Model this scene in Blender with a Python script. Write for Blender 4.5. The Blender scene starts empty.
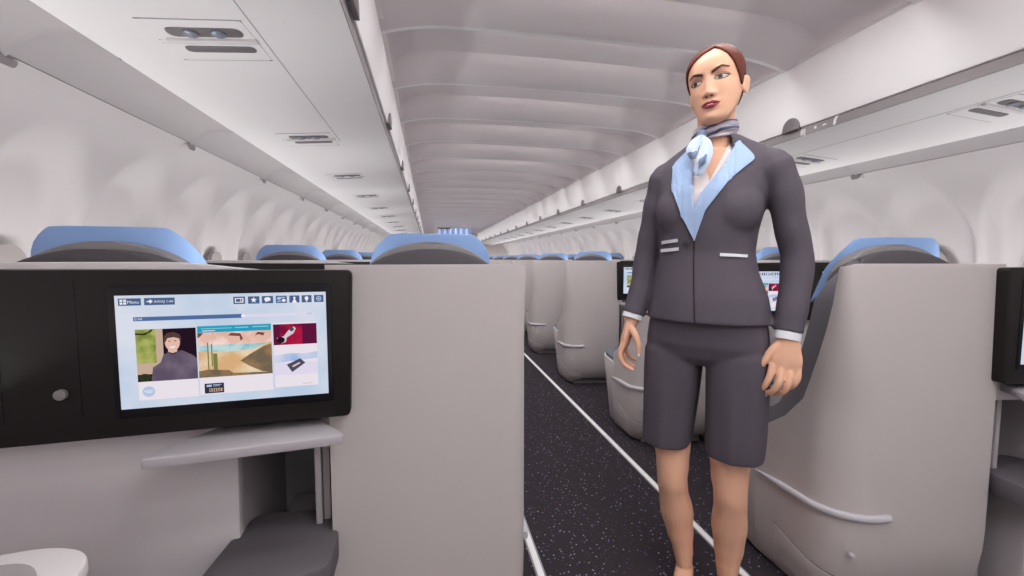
import bpy, bmesh, math, random
from mathutils import Vector, Matrix
from mathutils.bvhtree import BVHTree
from mathutils.geometry import tessellate_polygon
random.seed(7)
C = bpy.context.scene
col = C.collection
PI = math.pi

# ------------------------------------------------------------------ materials
def srgb(r, g, b):
    f = lambda c: (c/255/12.92) if c/255 <= .04045 else ((c/255+.055)/1.055)**2.4
    return (f(r), f(g), f(b), 1)

def mat(name, c, rough=.6, spec=.3, metal=0, noise=.02, scale=9.0, coat=0, emit=None, estr=1.0):
    m = bpy.data.materials.new(name); m.use_nodes = True
    nt = m.node_tree; b = nt.nodes['Principled BSDF']
    b.inputs['Roughness'].default_value = rough
    b.inputs['Specular IOR Level'].default_value = spec
    b.inputs['Metallic'].default_value = metal
    b.inputs['Coat Weight'].default_value = coat
    tc = nt.nodes.new('ShaderNodeTexCoord'); n = nt.nodes.new('ShaderNodeTexNoise')
    n.inputs['Scale'].default_value = scale; n.inputs['Detail'].default_value = 3
    nt.links.new(tc.outputs['Object'], n.inputs['Vector'])
    mx = nt.nodes.new('ShaderNodeMix'); mx.data_type = 'RGBA'
    mx.inputs[6].default_value = tuple(max(0, v*(1-noise)) for v in c[:3])+(1,)
    mx.inputs[7].default_value = tuple(min(1, v*(1+noise)) for v in c[:3])+(1,)
    nt.links.new(n.outputs['Fac'], mx.inputs[0])
    nt.links.new(mx.outputs[2], b.inputs['Base Color'])
    if emit is not None:
        b.inputs['Emission Color'].default_value = emit
        b.inputs['Emission Strength'].default_value = estr
    return m

M = {}
M['bin'] = mat('bin_white', srgb(244, 238, 238), .5)
M['panel'] = mat('service_panel_white', srgb(244, 238, 238), .55)
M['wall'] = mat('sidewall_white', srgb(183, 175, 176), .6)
M['cove'] = mat('cove_grey', srgb(178, 170, 171), .6)
M['lip'] = mat('ceiling_lip', srgb(253, 251, 251), .5)
M['ceil'] = mat('ceiling_grey', srgb(232, 224, 225), .6)
M['gap'] = mat('recess_grey', srgb(150, 142, 142), .6)
M['slot'] = mat('slot_grey', srgb(120, 112, 114), .5)
M['blind'] = mat('window_blind', srgb(150, 141, 140), .6)
M['seam'] = mat('seam_grey', srgb(184, 176, 178), .6)
M['lens'] = mat('lens_glass', srgb(130, 135, 150), .15, .6)
M['shell'] = mat('shell_grey', srgb(197, 187, 186), .5)
M['shell_low'] = mat('lower_panel_grey', srgb(216, 208, 210), .55)
M['rail'] = mat('rail_silver', srgb(196, 190, 196), .4)
M['black'] = mat('console_black', srgb(33, 28, 28), .5, .2)
M['bezel'] = mat('bezel_black', srgb(16, 13, 18), .3, .3)
M['knob'] = mat('knob_grey', srgb(140, 134, 134), .35, .5, .3)
M['blue'] = mat('headrest_blue', srgb(136, 165, 212), .6)
M['greytrim'] = mat('trim_grey', srgb(128, 122, 124), .7)
M['dark'] = mat('seat_charcoal', srgb(80, 76, 80), .85, .2, noise=.12, scale=160)
M['dark2'] = mat('seat_side_charcoal', srgb(122, 118, 124), .8, .2, noise=.05, scale=60)
M['pad'] = mat('armrest_pad_slate', srgb(104, 106, 118), .7, .2)
M['foot'] = mat('footwell_dark', srgb(172, 166, 171), .7, .2)
M['foot2'] = mat('footwell_side', srgb(176, 168, 170), .6, .2)
M['otto'] = mat('ottoman_grey', srgb(98, 92, 97), .75, .2)
M['tray'] = mat('tray_grey', srgb(182, 175, 180), .45)
M['white'] = mat('ledge_white', srgb(228, 221, 222), .5)
M['well'] = mat('ledge_well_grey', srgb(170, 162, 162), .55)
M['line'] = mat('floor_line_white', srgb(235, 230, 232), .6)
M['linedark'] = mat('floor_line_edge', srgb(150, 145, 148), .6)
M['kick'] = mat('kick_grey', srgb(140, 133, 135), .6)
M['curtain'] = mat('curtain_blue', srgb(150, 176, 228), .9)
M['led'] = mat('led_strip', srgb(255, 250, 250), .5)
M['sign'] = mat('sign_white', srgb(250, 246, 246), .5)

def carpet():
    m = bpy.data.materials.new('carpet'); m.use_nodes = True; nt = m.node_tree; L = nt.links
    b = nt.nodes['Principled BSDF']; b.inputs['Roughness'].default_value = .95; b.inputs['Specular IOR Level'].default_value = .1
    tc = nt.nodes.new('ShaderNodeTexCoord')
    base = srgb(53, 47, 52)
    # fine diagonal weave
    mp = nt.nodes.new('ShaderNodeMapping'); mp.inputs['Rotation'].default_value = (0, 0, .75)
    L.new(tc.outputs['Object'], mp.inputs['Vector'])
    ck = nt.nodes.new('ShaderNodeTexChecker'); ck.inputs['Scale'].default_value = 170
    ck.inputs['Color1'].default_value = tuple(v*1.25 for v in base[:3])+(1,); ck.inputs['Color2'].default_value = tuple(v*.72 for v in base[:3])+(1,)
    L.new(mp.outputs['Vector'], ck.inputs['Vector'])
    prev = ck.outputs['Color']
    for sc, thr, c in ((58, .17, srgb(165, 160, 178)), (44, .13, srgb(92, 96, 150)), (70, .16, srgb(120, 88, 104))):
        v = nt.nodes.new('ShaderNodeTexVoronoi'); v.inputs['Scale'].default_value = sc
        L.new(tc.outputs['Object'], v.inputs['Vector'])
        lt = nt.nodes.new('ShaderNodeMath'); lt.operation = 'LESS_THAN'; lt.inputs[1].default_value = thr
        L.new(v.outputs['Distance'], lt.inputs[0])
        s = nt.nodes.new('ShaderNodeSeparateColor'); L.new(v.outputs['Color'], s.inputs[0])
        g = nt.nodes.new('ShaderNodeMath'); g.operation = 'GREATER_THAN'; g.inputs[1].default_value = .45
        L.new(s.outputs[0], g.inputs[0])
        mu = nt.nodes.new('ShaderNodeMath'); mu.operation = 'MULTIPLY'; L.new(lt.outputs[0], mu.inputs[0]); L.new(g.outputs[0], mu.inputs[1])
        m2 = nt.nodes.new('ShaderNodeMath'); m2.operation = 'MULTIPLY'; m2.inputs[1].default_value = .8; L.new(mu.outputs[0], m2.inputs[0])
        mx = nt.nodes.new('ShaderNodeMix'); mx.data_type = 'RGBA'; L.new(m2.outputs[0], mx.inputs[0]); L.new(prev, mx.inputs[6]); mx.inputs[7].default_value = c
        prev = mx.outputs[2]
    L.new(prev, b.inputs['Base Color'])
    return m
M['carpet'] = carpet()

# ------------------------------------------------------------------ helpers
def tag(o, label=None, cat=None, group=None, kind=None):
    if label: o['label'] = label
    if cat: o['category'] = cat
    if group: o['group'] = group
    if kind: o['kind'] = kind
    return o

def empty(name, loc, rz=0):
    o = bpy.data.objects.new(name, None); col.objects.link(o)
    o.location = loc; o.rotation_euler = (0, 0, rz); o.empty_display_size = .05
    return o

def finish(name, bm, m, parent=None, smooth=True, off=(0, 0, 0), mirror=False, angle=40):
    if off != (0, 0, 0): bmesh.ops.translate(bm, verts=bm.verts, vec=Vector(off))
    if mirror:
        for v in bm.verts: v.co.x = -v.co.x
        bmesh.ops.reverse_faces(bm, faces=bm.faces)
    me = bpy.data.meshes.new(name); bm.to_mesh(me); bm.free()
    for x in (m if isinstance(m, (list, tuple)) else [m]): me.materials.append(x)
    if smooth:
        me.polygons.foreach_set('use_smooth', [True]*len(me.polygons))
        me.set_sharp_from_angle(angle=math.radians(angle))
    o = bpy.data.objects.new(name, me); col.objects.link(o)
    if parent: o.parent = parent
    return o

def baked(bm, mods):
    """run modifiers on a bmesh, give a bmesh back"""
    me = bpy.data.meshes.new('tmp'); bm.to_mesh(me); bm.free()
    o = bpy.data.objects.new('tmp', me); col.objects.link(o)
    for t, kw in mods:
        md = o.modifiers.new('m', t)
        for k, v in kw.items(): setattr(md, k, v)
    dg = bpy.context.evaluated_depsgraph_get(); dg.update()
    me2 = bpy.data.meshes.new_from_object(o.evaluated_get(dg))
    out = bmesh.new(); out.from_mesh(me2)
    bpy.data.objects.remove(o); bpy.data.meshes.remove(me); bpy.data.meshes.remove(me2)
    return out

def box(x0, x1, y0, y1, z0, z1, bev=.0, seg=2, bm=None):
    b = bmesh.new()
    bmesh.ops.create_cube(b, size=1)
    for v in b.verts:
        v.co = Vector((x0+(v.co.x+.5)*(x1-x0), y0+(v.co.y+.5)*(y1-y0), z0+(v.co.z+.5)*(z1-z0)))
    if bev > 0: bmesh.ops.bevel(b, geom=b.edges[:], offset=bev, segments=seg, profile=.5, affect='EDGES')
    return join(bm, b)

def join(bm, b):
    if bm is None: return b
    me = bpy.data.meshes.new('t'); b.to_mesh(me); b.free(); bm.from_mesh(me); bpy.data.meshes.remove(me)
    return bm

def prism(poly, axis, d0, d1, bev=0, seg=2, bm=None):
    """poly of 2-D points extruded along axis ('x','y','z')"""
    b = bmesh.new()
    def P(p, d):
        return {'x': (d, p[0], p[1]), 'y': (p[0], d, p[1]), 'z': (p[0], p[1], d)}[axis]
    v0 = [b.verts.new(P(p, d0)) for p in poly]; v1 = [b.verts.new(P(p, d1)) for p in poly]
    n = len(poly)
    f = [b.faces.new(v0), b.faces.new(v1[::-1])]
    for i in range(n): b.faces.new((v0[i], v1[i], v1[(i+1) % n], v0[(i+1) % n]))
    bmesh.ops.recalc_face_normals(b, faces=b.faces)
    if bev > 0:
        e = [e for e in b.edges if all(q.co[{'x': 0, 'y': 1, 'z': 2}[axis]] == e.verts[0].co[{'x': 0, 'y': 1, 'z': 2}[axis]] for q in e.verts)]
        bmesh.ops.bevel(b, geom=e, offset=bev, segments=seg, profile=.5, affect='EDGES')
    return join(bm, b)

def grid(f, nu, nv, bm=None, closed_u=False):
    b = bmesh.new()
    V = [[b.verts.new(f(i/(nu if closed_u else nu-1), j/(nv-1))) for j in range(nv)] for i in range(nu)]
    for i in range(nu if closed_u else nu-1):
        for j in range(nv-1):
            a = V[i][j]; q = V[(i+1) % nu][j]; r = V[(i+1) % nu][j+1]; s = V[i][j+1]
            b.faces.new((a, q, r, s))
    return join(bm, b)

def loft(rings, bm=None, cap=True):
    b = bmesh.new(); R = [[b.verts.new(p) for p in r] for r in rings]; n = len(rings[0])
    for a, c in zip(R, R[1:]):
        for i in range(n): b.faces.new((a[i], a[(i+1) % n], c[(i+1) % n], c[i]))
    if cap: b.faces.new(R[0][::-1]); b.faces.new(R[-1])
    bmesh.ops.recalc_face_normals(b, faces=b.faces)
    return join(bm, b)

def disc(c, r, h, axis='y', n=24, bm=None, bev=0):
    pts = [(math.cos(2*PI*i/n)*r, math.sin(2*PI*i/n)*r) for i in range(n)]
    i0 = {'x': (1, 2), 'y': (0, 2), 'z': (0, 1)}[axis]; k = {'x': 0, 'y': 1, 'z': 2}[axis]
    poly = [(p[0]+c[i0[0]], p[1]+c[i0[1]]) for p in pts]
    return prism(poly, axis, c[k]-h/2, c[k]+h/2, bev=bev, bm=bm)

def rounded(poly, r, n=5):
    out = []; N = len(poly)
    for i in range(N):
        p = Vector(poly[i]); a = Vector(poly[i-1]); c = Vector(poly[(i+1) % N])
        ri = r[i] if isinstance(r, (list, tuple)) else r
        u = (a-p); w = (c-p); lu, lw = u.length, w.length
        if ri <= 0: out.append(tuple(p)); continue
        d = min(ri, lu*.48, lw*.48); p0 = p+u.normalized()*d; p1 = p+w.normalized()*d
        for k in range(n+1):
            t = k/n; q = p0*(1-t)**2 + p*2*t*(1-t) + p1*t*t; out.append(tuple(q))
    return out

def lerp_table(tab, x):
    if x <= tab[0][0]: return tab[0][1]
    for (a, b), (c, d) in zip(tab, tab[1:]):
        if x <= c: return b+(d-b)*(x-a)/(c-a)
    return tab[-1][1]

def smooth_table(tab, x):
    """Catmull-Rom through the table"""
    if x <= tab[0][0]: return tab[0][1]
    if x >= tab[-1][0]: return tab[-1][1]
    for i in range(len(tab)-1):
        if x <= tab[i+1][0]:
            x0, y0 = tab[i]; x1, y1 = tab[i+1]
            m0 = (y1-tab[i-1][1])/(x1-tab[i-1][0]) if i > 0 else (y1-y0)/(x1-x0)
            m1 = (tab[i+2][1]-y0)/(tab[i+2][0]-x0) if i+2 < len(tab) else (y1-y0)/(x1-x0)
            h = x1-x0; t = (x-x0)/h
            return (2*t**3-3*t*t+1)*y0+(t**3-2*t*t+t)*h*m0+(-2*t**3+3*t*t)*y1+(t**3-t*t)*h*m1

def copy_tree(o, parent=None):
    c = o.copy(); col.objects.link(c)
    if parent: c.parent = parent
    for ch in [x for x in o.children]: copy_tree(ch, c)
    return c

# ------------------------------------------------------------------ cabin shell
Y0, Y1 = -2.6, 14.5
tag(finish('floor', box(-2.05, 2.05, Y0, Y1, -.06, 0), M['carpet'], smooth=False), kind='structure')
# aisle floor lines
for n, s in ((1, -1), (2, 1)):
    b = box(s*.348-.011, s*.348+.011, Y0, Y1, 0, .004, .0015)
    tag(finish('trim_%d' % n, b, M['line']), kind='structure')
    b = box(s*.348-.017, s*.348+.017, Y0, Y1, 0, .0025)
    tag(finish('trim_%d' % (n+2), b, M['linedark']), kind='structure')

# side walls: bulging pods between light ridges, a row of recessed window blinds below
PITCH_W = .428
WPROF = [(0, 1.72), (.35, 1.88), (.75, 1.955), (1.0, 1.955), (1.2, 1.935), (1.4, 1.86), (1.5, 1.80), (1.56, 1.73), (1.582, 1.690)]
def wall_x(y, z, ph):
    x = smooth_table(WPROF, z)
    t = ((y-ph)/PITCH_W) % 1.0
    d = abs(t-.5)*2                       # 1 on the ridge, 0 mid pod
    e = 1-d
    a = min(1, e/.34); a = a*a*(3-2*a)
    g = 1-max(0, min(1, (z-1.30)/.20)); g = g*g*(3-2*g)
    top = max(0, min(1, (1.50-z)/.16)); lim = max(0, 1-(d**2.6)) ; cut = max(0, min(1, (1.20+.30*lim-z)/.10))
    x += .062*a*cut*max(0, min(1, z/.3))
    # window blind recess
    wz = (z-.98)/.15; wy = (t-.5)*PITCH_W/.085
    r = abs(wz)**3+abs(wy)**3
    if r < 1.6: x += .03*max(0, min(1, (1.6-r)/.9))
    return x
for side, sg, ph in (('left', -1, 1.767), ('right', 1, 1.60)):
    ny = int((Y1-Y0)/PITCH_W*22); 
    zs = [i*.12 for i in range(7)]+[.80+i*.026 for i in range(31)]
    zs = [z for z in zs if z < 1.575]+[1.582]
    b = grid(lambda u, v: (sg*wall_x(Y0+u*(Y1-Y0), zs[int(round(v*(len(zs)-1)))], ph), Y0+u*(Y1-Y0), zs[int(round(v*(len(zs)-1)))]), ny, len(zs))
    if sg > 0: bmesh.ops.reverse_faces(b, faces=b.faces)
    b = baked(b, [('SOLIDIFY', dict(thickness=.03, offset=-1 if sg < 0 else -1))])
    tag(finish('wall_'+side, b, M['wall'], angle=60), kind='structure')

nwin = 0
for sg, ph in ((-1, 1.767), (1, 1.60)):
    k = int((Y0-ph)/PITCH_W)+1
    while ph+(k+1)*PITCH_W < Y1:
        yc = ph+(k+.5)*PITCH_W; nwin += 1
        pts = [(yc+.078*abs(math.cos(a))**.7*(1 if math.cos(a) > 0 else -1), .99+.155*abs(math.sin(a))**.8*(1 if math.sin(a) > 0 else -1)) for a in [2*PI*q/28 for q in range(28)]]
        tag(finish('window_%d' % nwin, prism(pts, 'x', sg*1.975, sg*1.99), M['blind']), kind='structure')
        k += 1

# ceiling: stepped transverse panels, every one ending in a lip
RP = .533; R0 = 1.71
def arch(x):
    a = abs(x)
    return 2.0-.006*(a/.5)**2-(.042*((a-.62)/.28)**2 if a > .62 else 0)
def ceil_profile():
    pts = []
    k0 = int((Y0-R0)/RP)-1; k1 = int((Y1-R0)/RP)+1
    for k in range(k0, k1+1):
        y = R0+k*RP
        pts += [(y-.190, .084), (y-.182, .083), (y-.178, .076), (y-.172, .064), (y-.158, .048), (y-.138, .035), (y-.112, .023), (y-.082, .013), (y-.052, .005), (y-.022, 0), (y-.002, -.001), (y, .002), (y+.002, .084)]
    return [p for p in pts if Y0 < p[0] < Y1]
CP = ceil_profile()
xs = [-.93, -.91, -.89, -.86, -.82, -.78, -.74, -.70, -.65, -.6, -.5, -.4, -.3, -.2, -.1, 0]; xs = xs+[-x for x in xs[-2::-1]]
def ceil_pt(u, v):
    x = xs[int(round(u*(len(xs)-1)))]; y, h = CP[int(round(v*(len(CP)-1)))]
    e = max(0, min(1, (.90-abs(x))/.14)); e = math.sqrt(1-(1-e)**2)
    return (x, y, arch(x)+h*e)
b = grid(ceil_pt, len(xs), len(CP))
bmesh.ops.recalc_face_normals(b, faces=b.faces)
ce = finish('ceiling', b, [M['ceil'], M['lip']], angle=50)
for p in ce.data.polygons:
    q = ((p.center.y-R0) % RP)
    if q > RP-.023 or abs(p.center.x) > .875: p.material_index = 1
tag(ce, kind='structure')
# rails that carry the ceiling panels along the bins
for n, s in ((5, -1), (6, 1)):
    poly = [(s*.882, 1.935), (s*.882, 1.952), (s*.865, 1.958), (s*.885, 1.97), (s*.96, 1.97), (s*.96, 1.935)]
    tag(finish('trim_%d' % n, prism(poly, 'y', Y0, Y1), M['bin']), kind='structure')
# coves between service panels and side walls, in lengths with a seam ring
def cove(s):
    b = bmesh.new(); out = None
    prof = [(1.455, 1.594), (1.462, 1.604), (1.485, 1.622), (1.525, 1.640), (1.57, 1.646), (1.62, 1.637), (1.665, 1.610), (1.692, 1.579)]
    n = int((Y1-Y0)/.79)+1
    y = 1.235-.79*5
    while y < Y1:
        a, c = max(y, Y0), min(y+.79, Y1)
        st = [(a, -.006), (a+.006, .0), (a+.012, .004), (c-.012, .004), (c-.006, 0), (c, -.006)]
        rows = []
        for yy, d in st:
            rows.append([(s*p[0], yy, p[1]+d) for p in prof])
        for r0, r1 in zip(rows, rows[1:]):
            vs0 = [b.verts.new(p) for p in r0]; vs1 = [b.verts.new(p) for p in r1]
            for i in range(len(prof)-1): b.faces.new((vs0[i], vs1[i], vs1[i+1], vs0[i+1]))
        y += .79
    bmesh.ops.remove_doubles(b, verts=b.verts, dist=1e-5)
    bmesh.ops.recalc_face_normals(b, faces=b.faces)
    return b
for n, s in ((7, -1), (8, 1)):
    tag(finish('trim_%d' % n, cove(s), M['cove'], angle=35), kind='structure')
# seam brackets on the wall under each cove joint
def bracket(s):
    b = bmesh.new(); y = 1.235-.79*4; out = None
    while y < 12:
        poly = rounded([(y-.035, 1.577), (y+.035, 1.577), (y+.02, 1.556), (y-.02, 1.556)], .010, 3)
        out = prism(poly, 'x', s*1.69, s*1.722, bm=out); y += .79
    return out
for n, s in ((9, -1), (10, 1)):
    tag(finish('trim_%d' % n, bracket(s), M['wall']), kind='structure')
# bulkheads
tag(finish('wall_front', box(-2.05, 2.05, Y1, Y1+.06, 0, 2.1), M['shell'], smooth=False), kind='structure')
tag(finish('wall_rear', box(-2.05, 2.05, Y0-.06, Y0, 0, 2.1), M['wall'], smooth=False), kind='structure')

# ------------------------------------------------------------------ overhead bins
ORD = ['first', 'second', 'third', 'fourth', 'fifth', 'sixth', 'seventh', 'eighth', 'ninth', 'tenth', 'eleventh', 'twelfth', 'thirteenth', 'fourteenth', 'fifteenth', 'sixteenth', 'seventeenth', 'eighteenth', 'nineteenth', 'twentieth']
BL = .87
def make_bin(s):
    g = .0
    t = empty('overhead_bin', (s*1.2, 0, 1.67))
    off = (-s*1.2, 0, -1.67)
    body = rounded([(.900, 1.672), (.900, 1.935), (1.60, 1.935), (1.70, 1.75), (1.70, 1.70), (1.50, 1.66), (.935, 1.672)], 0)
    finish('bin_body', prism([(s*a, z) for a, z in body], 'y', g, BL-g), M['bin'], t, off=off)
    door = rounded([(.899, 1.672), (.881, 1.672), (.874, 1.74), (.874, 1.86), (.882, 1.953), (.899, 1.953)], [.0, .006, .05, .05, .01, 0], 4)
    finish('bin_door', prism([(s*a, z) for a, z in door], 'y', .0, BL), M['bin'], t, off=off)
    pts = [(BL/2-.046, 1.668)]+[(BL/2+math.cos(PI-PI*k/12)*.042, 1.684+math.sin(PI*k/12)*.040) for k in range(13)]+[(BL/2+.046, 1.668)]
    finish('latch', prism([(p[0], p[1]) for p in pts], 'x', s*.8705, s*.885, bev=.001), M['slot'], t, off=off)
    return t
def place_bins(s, phase, side):
    proto = make_bin(s); k0 = int((Y0-phase)/BL)+1; n = 0; k = k0
    while phase+k*BL+BL < Y1:
        y = phase+k*BL
        o = proto if k == k0 else copy_tree(proto)
        o.location = (s*1.2, y, 1.67)
        if y+BL < .9:
            lab = 'white overhead bin %s of the aisle, %s row back out of the frame' % (side, ORD[k-k0]); grp = 'overhead bins'
        else:
            lab = 'white overhead bin %s of the aisle, %s bin door counted from the viewer' % (side, ORD[n]); n += 1; grp = 'overhead bins %s of the aisle' % side
        tag(o, lab, 'overhead bin', grp)
        k += 1
place_bins(-1, 1.92-BL/2, 'left')
place_bins(1, 1.645-BL/2, 'right')

# dark recess strips behind the door edges and the service panels underneath
for n, s in ((11, -1), (12, 1)):
    poly = [(s*.889, 1.671), (s*.889, 1.6362), (s*.93, 1.636), (s*.93, 1.671)]
    tag(finish('trim_%d' % n, prism(poly, 'y', Y0, Y1), M['gap']), kind='structure')
    poly = [(s*.891, 1.6355), (s*1.457, 1.5925), (s*1.457, 1.60), (s*1.2, 1.640), (s*.93, 1.640)]
    tag(finish('trim_%d' % (n+2), prism(poly, 'y', Y0, Y1), M['panel']), kind='structure')
    # long seam line along the service panel
    zz = lambda a: 1.6355-.043*(a-.891)/.566
    a = 1.095
    poly = [(s*(a-.0012), zz(a)-.0008), (s*(a+.0012), zz(a)-.0008), (s*(a+.0012), zz(a)+.001), (s*(a-.0012), zz(a)+.001)]
    tag(finish('trim_%d' % (n+4), prism(poly, 'y', Y0, 2.0), M['seam']), kind='structure')

def make_psu(s):
    tilt = math.atan2(.043, .566)
    t = empty('reading_light_panel', (s*1.2, 0, 1.612))
    t.rotation_euler = (0, s*tilt, 0)
    # frame plate, two long slots, lenses
    finish('frame_plate', prism(rounded([(-.115, -.09), (.088, -.09), (.088, .095), (-.115, .095)], .01, 3), 'z', -.0015, .003), M['panel'], t, mirror=(s > 0))
    fr = prism([(-.117, -.092), (.090, -.092), (.090, -.0905), (-.117, -.0905)], 'z', -.0018, .003)
    fr = prism([(-.117, .0955), (.090, .0955), (.090, .097), (-.117, .097)], 'z', -.0018, .003, bm=fr)
    fr = prism([(-.117, .010), (.090, .010), (.090, .0112), (-.117, .0112)], 'z', -.0018, .003, bm=fr)
    fr = prism([(-.117, -.004), (.090, -.004), (.090, -.0028), (-.117, -.0028)], 'z', -.0018, .003, bm=fr)
    finish('seam_line', fr, M['seam'], t, mirror=(s > 0))
    s1 = finish('light_slot', prism(rounded([(-.082, -.060), (.072, -.060), (.072, -.022), (-.082, -.022)], .019, 6), 'z', -.0035, .003, bev=.0012), M['slot'], t, mirror=(s > 0))
    for x in (-.035, .022):
        b = disc((x, -.041, -.005), .0155, .006, 'z', 20, bev=.0015)
        finish('reading_lamp', b, M['lens'], s1, mirror=(s > 0))
    rg = prism(rounded([(-.100, -.0135), (.092, -.0135), (.092, .003), (-.100, .003)], .006, 4), 'z', -.0075, .0, bev=.002)
    finish('moulding', rg, M['white'], t, mirror=(s > 0))
    finish('air_slot', prism(rounded([(-.082, .022), (.072, .022), (.072, .052), (-.082, .052)], .015, 6), 'z', -.0032, .003, bev=.001), M['slot'], t, mirror=(s > 0))
    return t
for s, side in ((-1, 'left'), (1, 'right')):
    p = make_psu(s)
    for k in range(0, 15):
        o = p if k == 0 else copy_tree(p)
        o.location = (s*1.2, (1.14+.83*k) if s < 0 else (1.12+.78*k), 1.612)
        tag(o, 'two-slot reading light panel under the %s bins, %s from the viewer' % (side, ORD[k]), 'reading light', 'reading light panels under the %s bins' % side)

# small row marker on the right recess strip
t = empty('row_marker', (.886, 1.52, 1.653))
def text_bm(s, size, ext=.0006):
    cu = bpy.data.curves.new('t', 'FONT'); cu.body = s; cu.size = size; cu.extrude = ext; cu.align_x = 'LEFT'; cu.resolution_u = 2
    o = bpy.data.objects.new('t', cu); col.objects.link(o)
    dg = bpy.context.evaluated_depsgraph_get(); dg.update()
    me = bpy.data.meshes.new_from_object(o.evaluated_get(dg)); b = bmesh.new(); b.from_mesh(me)
    bpy.data.objects.remove(o); bpy.data.curves.remove(cu); bpy.data.meshes.remove(me)
    return b
b = text_bm('8J', .036)
# text plane: reads along -Y seen from the aisle (from -X)
Mx = Matrix(((0, 0, -1, 0), (-1, 0, 0, .085), (0, 1, 0, -.015), (0, 0, 0, 1)))
b.transform(Mx); finish('row_text', b, M['sign'], t)
b = disc((0, .012, 0), .006, .001, 'x', 12)
b = prism([(-.068, -.015), (-.078, -.015), (-.082, .004), (-.090, .016), (-.078, .017), (-.070, .006)], 'x', -.0006, .0006, bm=b)
b = prism([(-.022, -.004), (-.038, -.002), (-.038, .003), (-.022, .001)], 'x', -.0006, .0006, bm=b)
finish('pictogram', b, M['sign'], t)
tag(t, 'small white row marking on the dark strip under the right bins beside a latch', 'sign')

# curtain and header across the far aisle
t = empty('aisle_curtain', (-.06, 11.3, 0))
cur = grid(lambda u, v: (-.43+.86*u, .02*math.sin(u*12*2*PI), .03+v*1.88), 97, 12)
cur = baked(cur, [('SOLIDIFY', dict(thickness=.004))])
mcur = bpy.data.materials.new('curtain_striped'); mcur.use_nodes = True
nt = mcur.node_tree; bb = nt.nodes['Principled BSDF']; bb.inputs['Roughness'].default_value = .9
tc = nt.nodes.new('ShaderNodeTexCoord'); sp = nt.nodes.new('ShaderNodeSeparateXYZ'); nt.links.new(tc.outputs['Object'], sp.inputs[0])
ml = nt.nodes.new('ShaderNodeMath'); ml.operation = 'MULTIPLY'; ml.inputs[1].default_value = 2*PI/.143; nt.links.new(sp.outputs[0], ml.inputs[0])
sn = nt.nodes.new('ShaderNodeMath'); sn.operation = 'SINE'; nt.links.new(ml.outputs[0], sn.inputs[0])
gt = nt.nodes.new('ShaderNodeMath'); gt.operation = 'GREATER_THAN'; gt.inputs[1].default_value = .45; nt.links.new(sn.outputs[0], gt.inputs[0])
mx = nt.nodes.new('ShaderNodeMix'); mx.data_type = 'RGBA'; mx.inputs[6].default_value = srgb(138, 162, 214); mx.inputs[7].default_value = srgb(222, 226, 240)
nt.links.new(gt.outputs[0], mx.inputs[0]); nt.links.new(mx.outputs[2], bb.inputs['Base Color'])
finish('curtain_fabric', cur, mcur, t)
finish('curtain_rail', box(-.46, .46, -.012, .012, 1.915, 1.935, .004), M['slot'], t)
finish('curtain_tie', box(-.43, -.10, -.030, -.022, 1.885, 1.92, .004), M['dark'], t)
tag(t, 'pale blue and white striped curtain hanging across the far end of the aisle', 'curtain')

# ------------------------------------------------------------------ seats
YF = [(0, .34), (.2, .34), (.31, .34), (.36, .325), (.47, .34), (.615, .17), (.71, .125), (.86, .075), (.97, .048), (1.06, .036), (1.085, .034)]
CORNER = [.05]
def shell_path(z, t):
    """point (s, y) on the outer face of the shell at height z; t 0..1 from window side over the back round to the aisle side front"""
    yf = smooth_table(YF, z)
    tuck = lerp_table([(0, .12), (.03, .085), (.08, .045), (.16, .014), (.26, 0), (1.1, 0)], z)*(1 if CORNER[0] > .1 else .4)
    side_in = lerp_table([(0, .050), (.05, .030), (.12, .012), (.25, 0), (1.1, 0)], z)
    r = max(.012, min(CORNER[0], yf*.9))
    L1 = .46-r; arc = r*PI/2; L2 = max(.0, yf-r); tb = .62; ta = .18
    if t <= tb:
        a = t/tb; s = -.46+L1*a; y = -.006*math.sin(PI*a)
    elif t <= tb+ta:
        a = (t-tb)/ta*PI/2; s = -r+r*math.sin(a); y = r-r*math.cos(a)
    else:
        a = (t-tb-ta)/(1-tb-ta); s = .030*a*L2/.3; y = r+L2*a
    w = max(0, min(1, (s+.46)/.46))
    s2 = s-side_in*(w**3)
    if CORNER[0] < .1: s2 += .016*w**2
    y2 = y+tuck*(1-min(1, y/.34))
    return s2, y2

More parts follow.
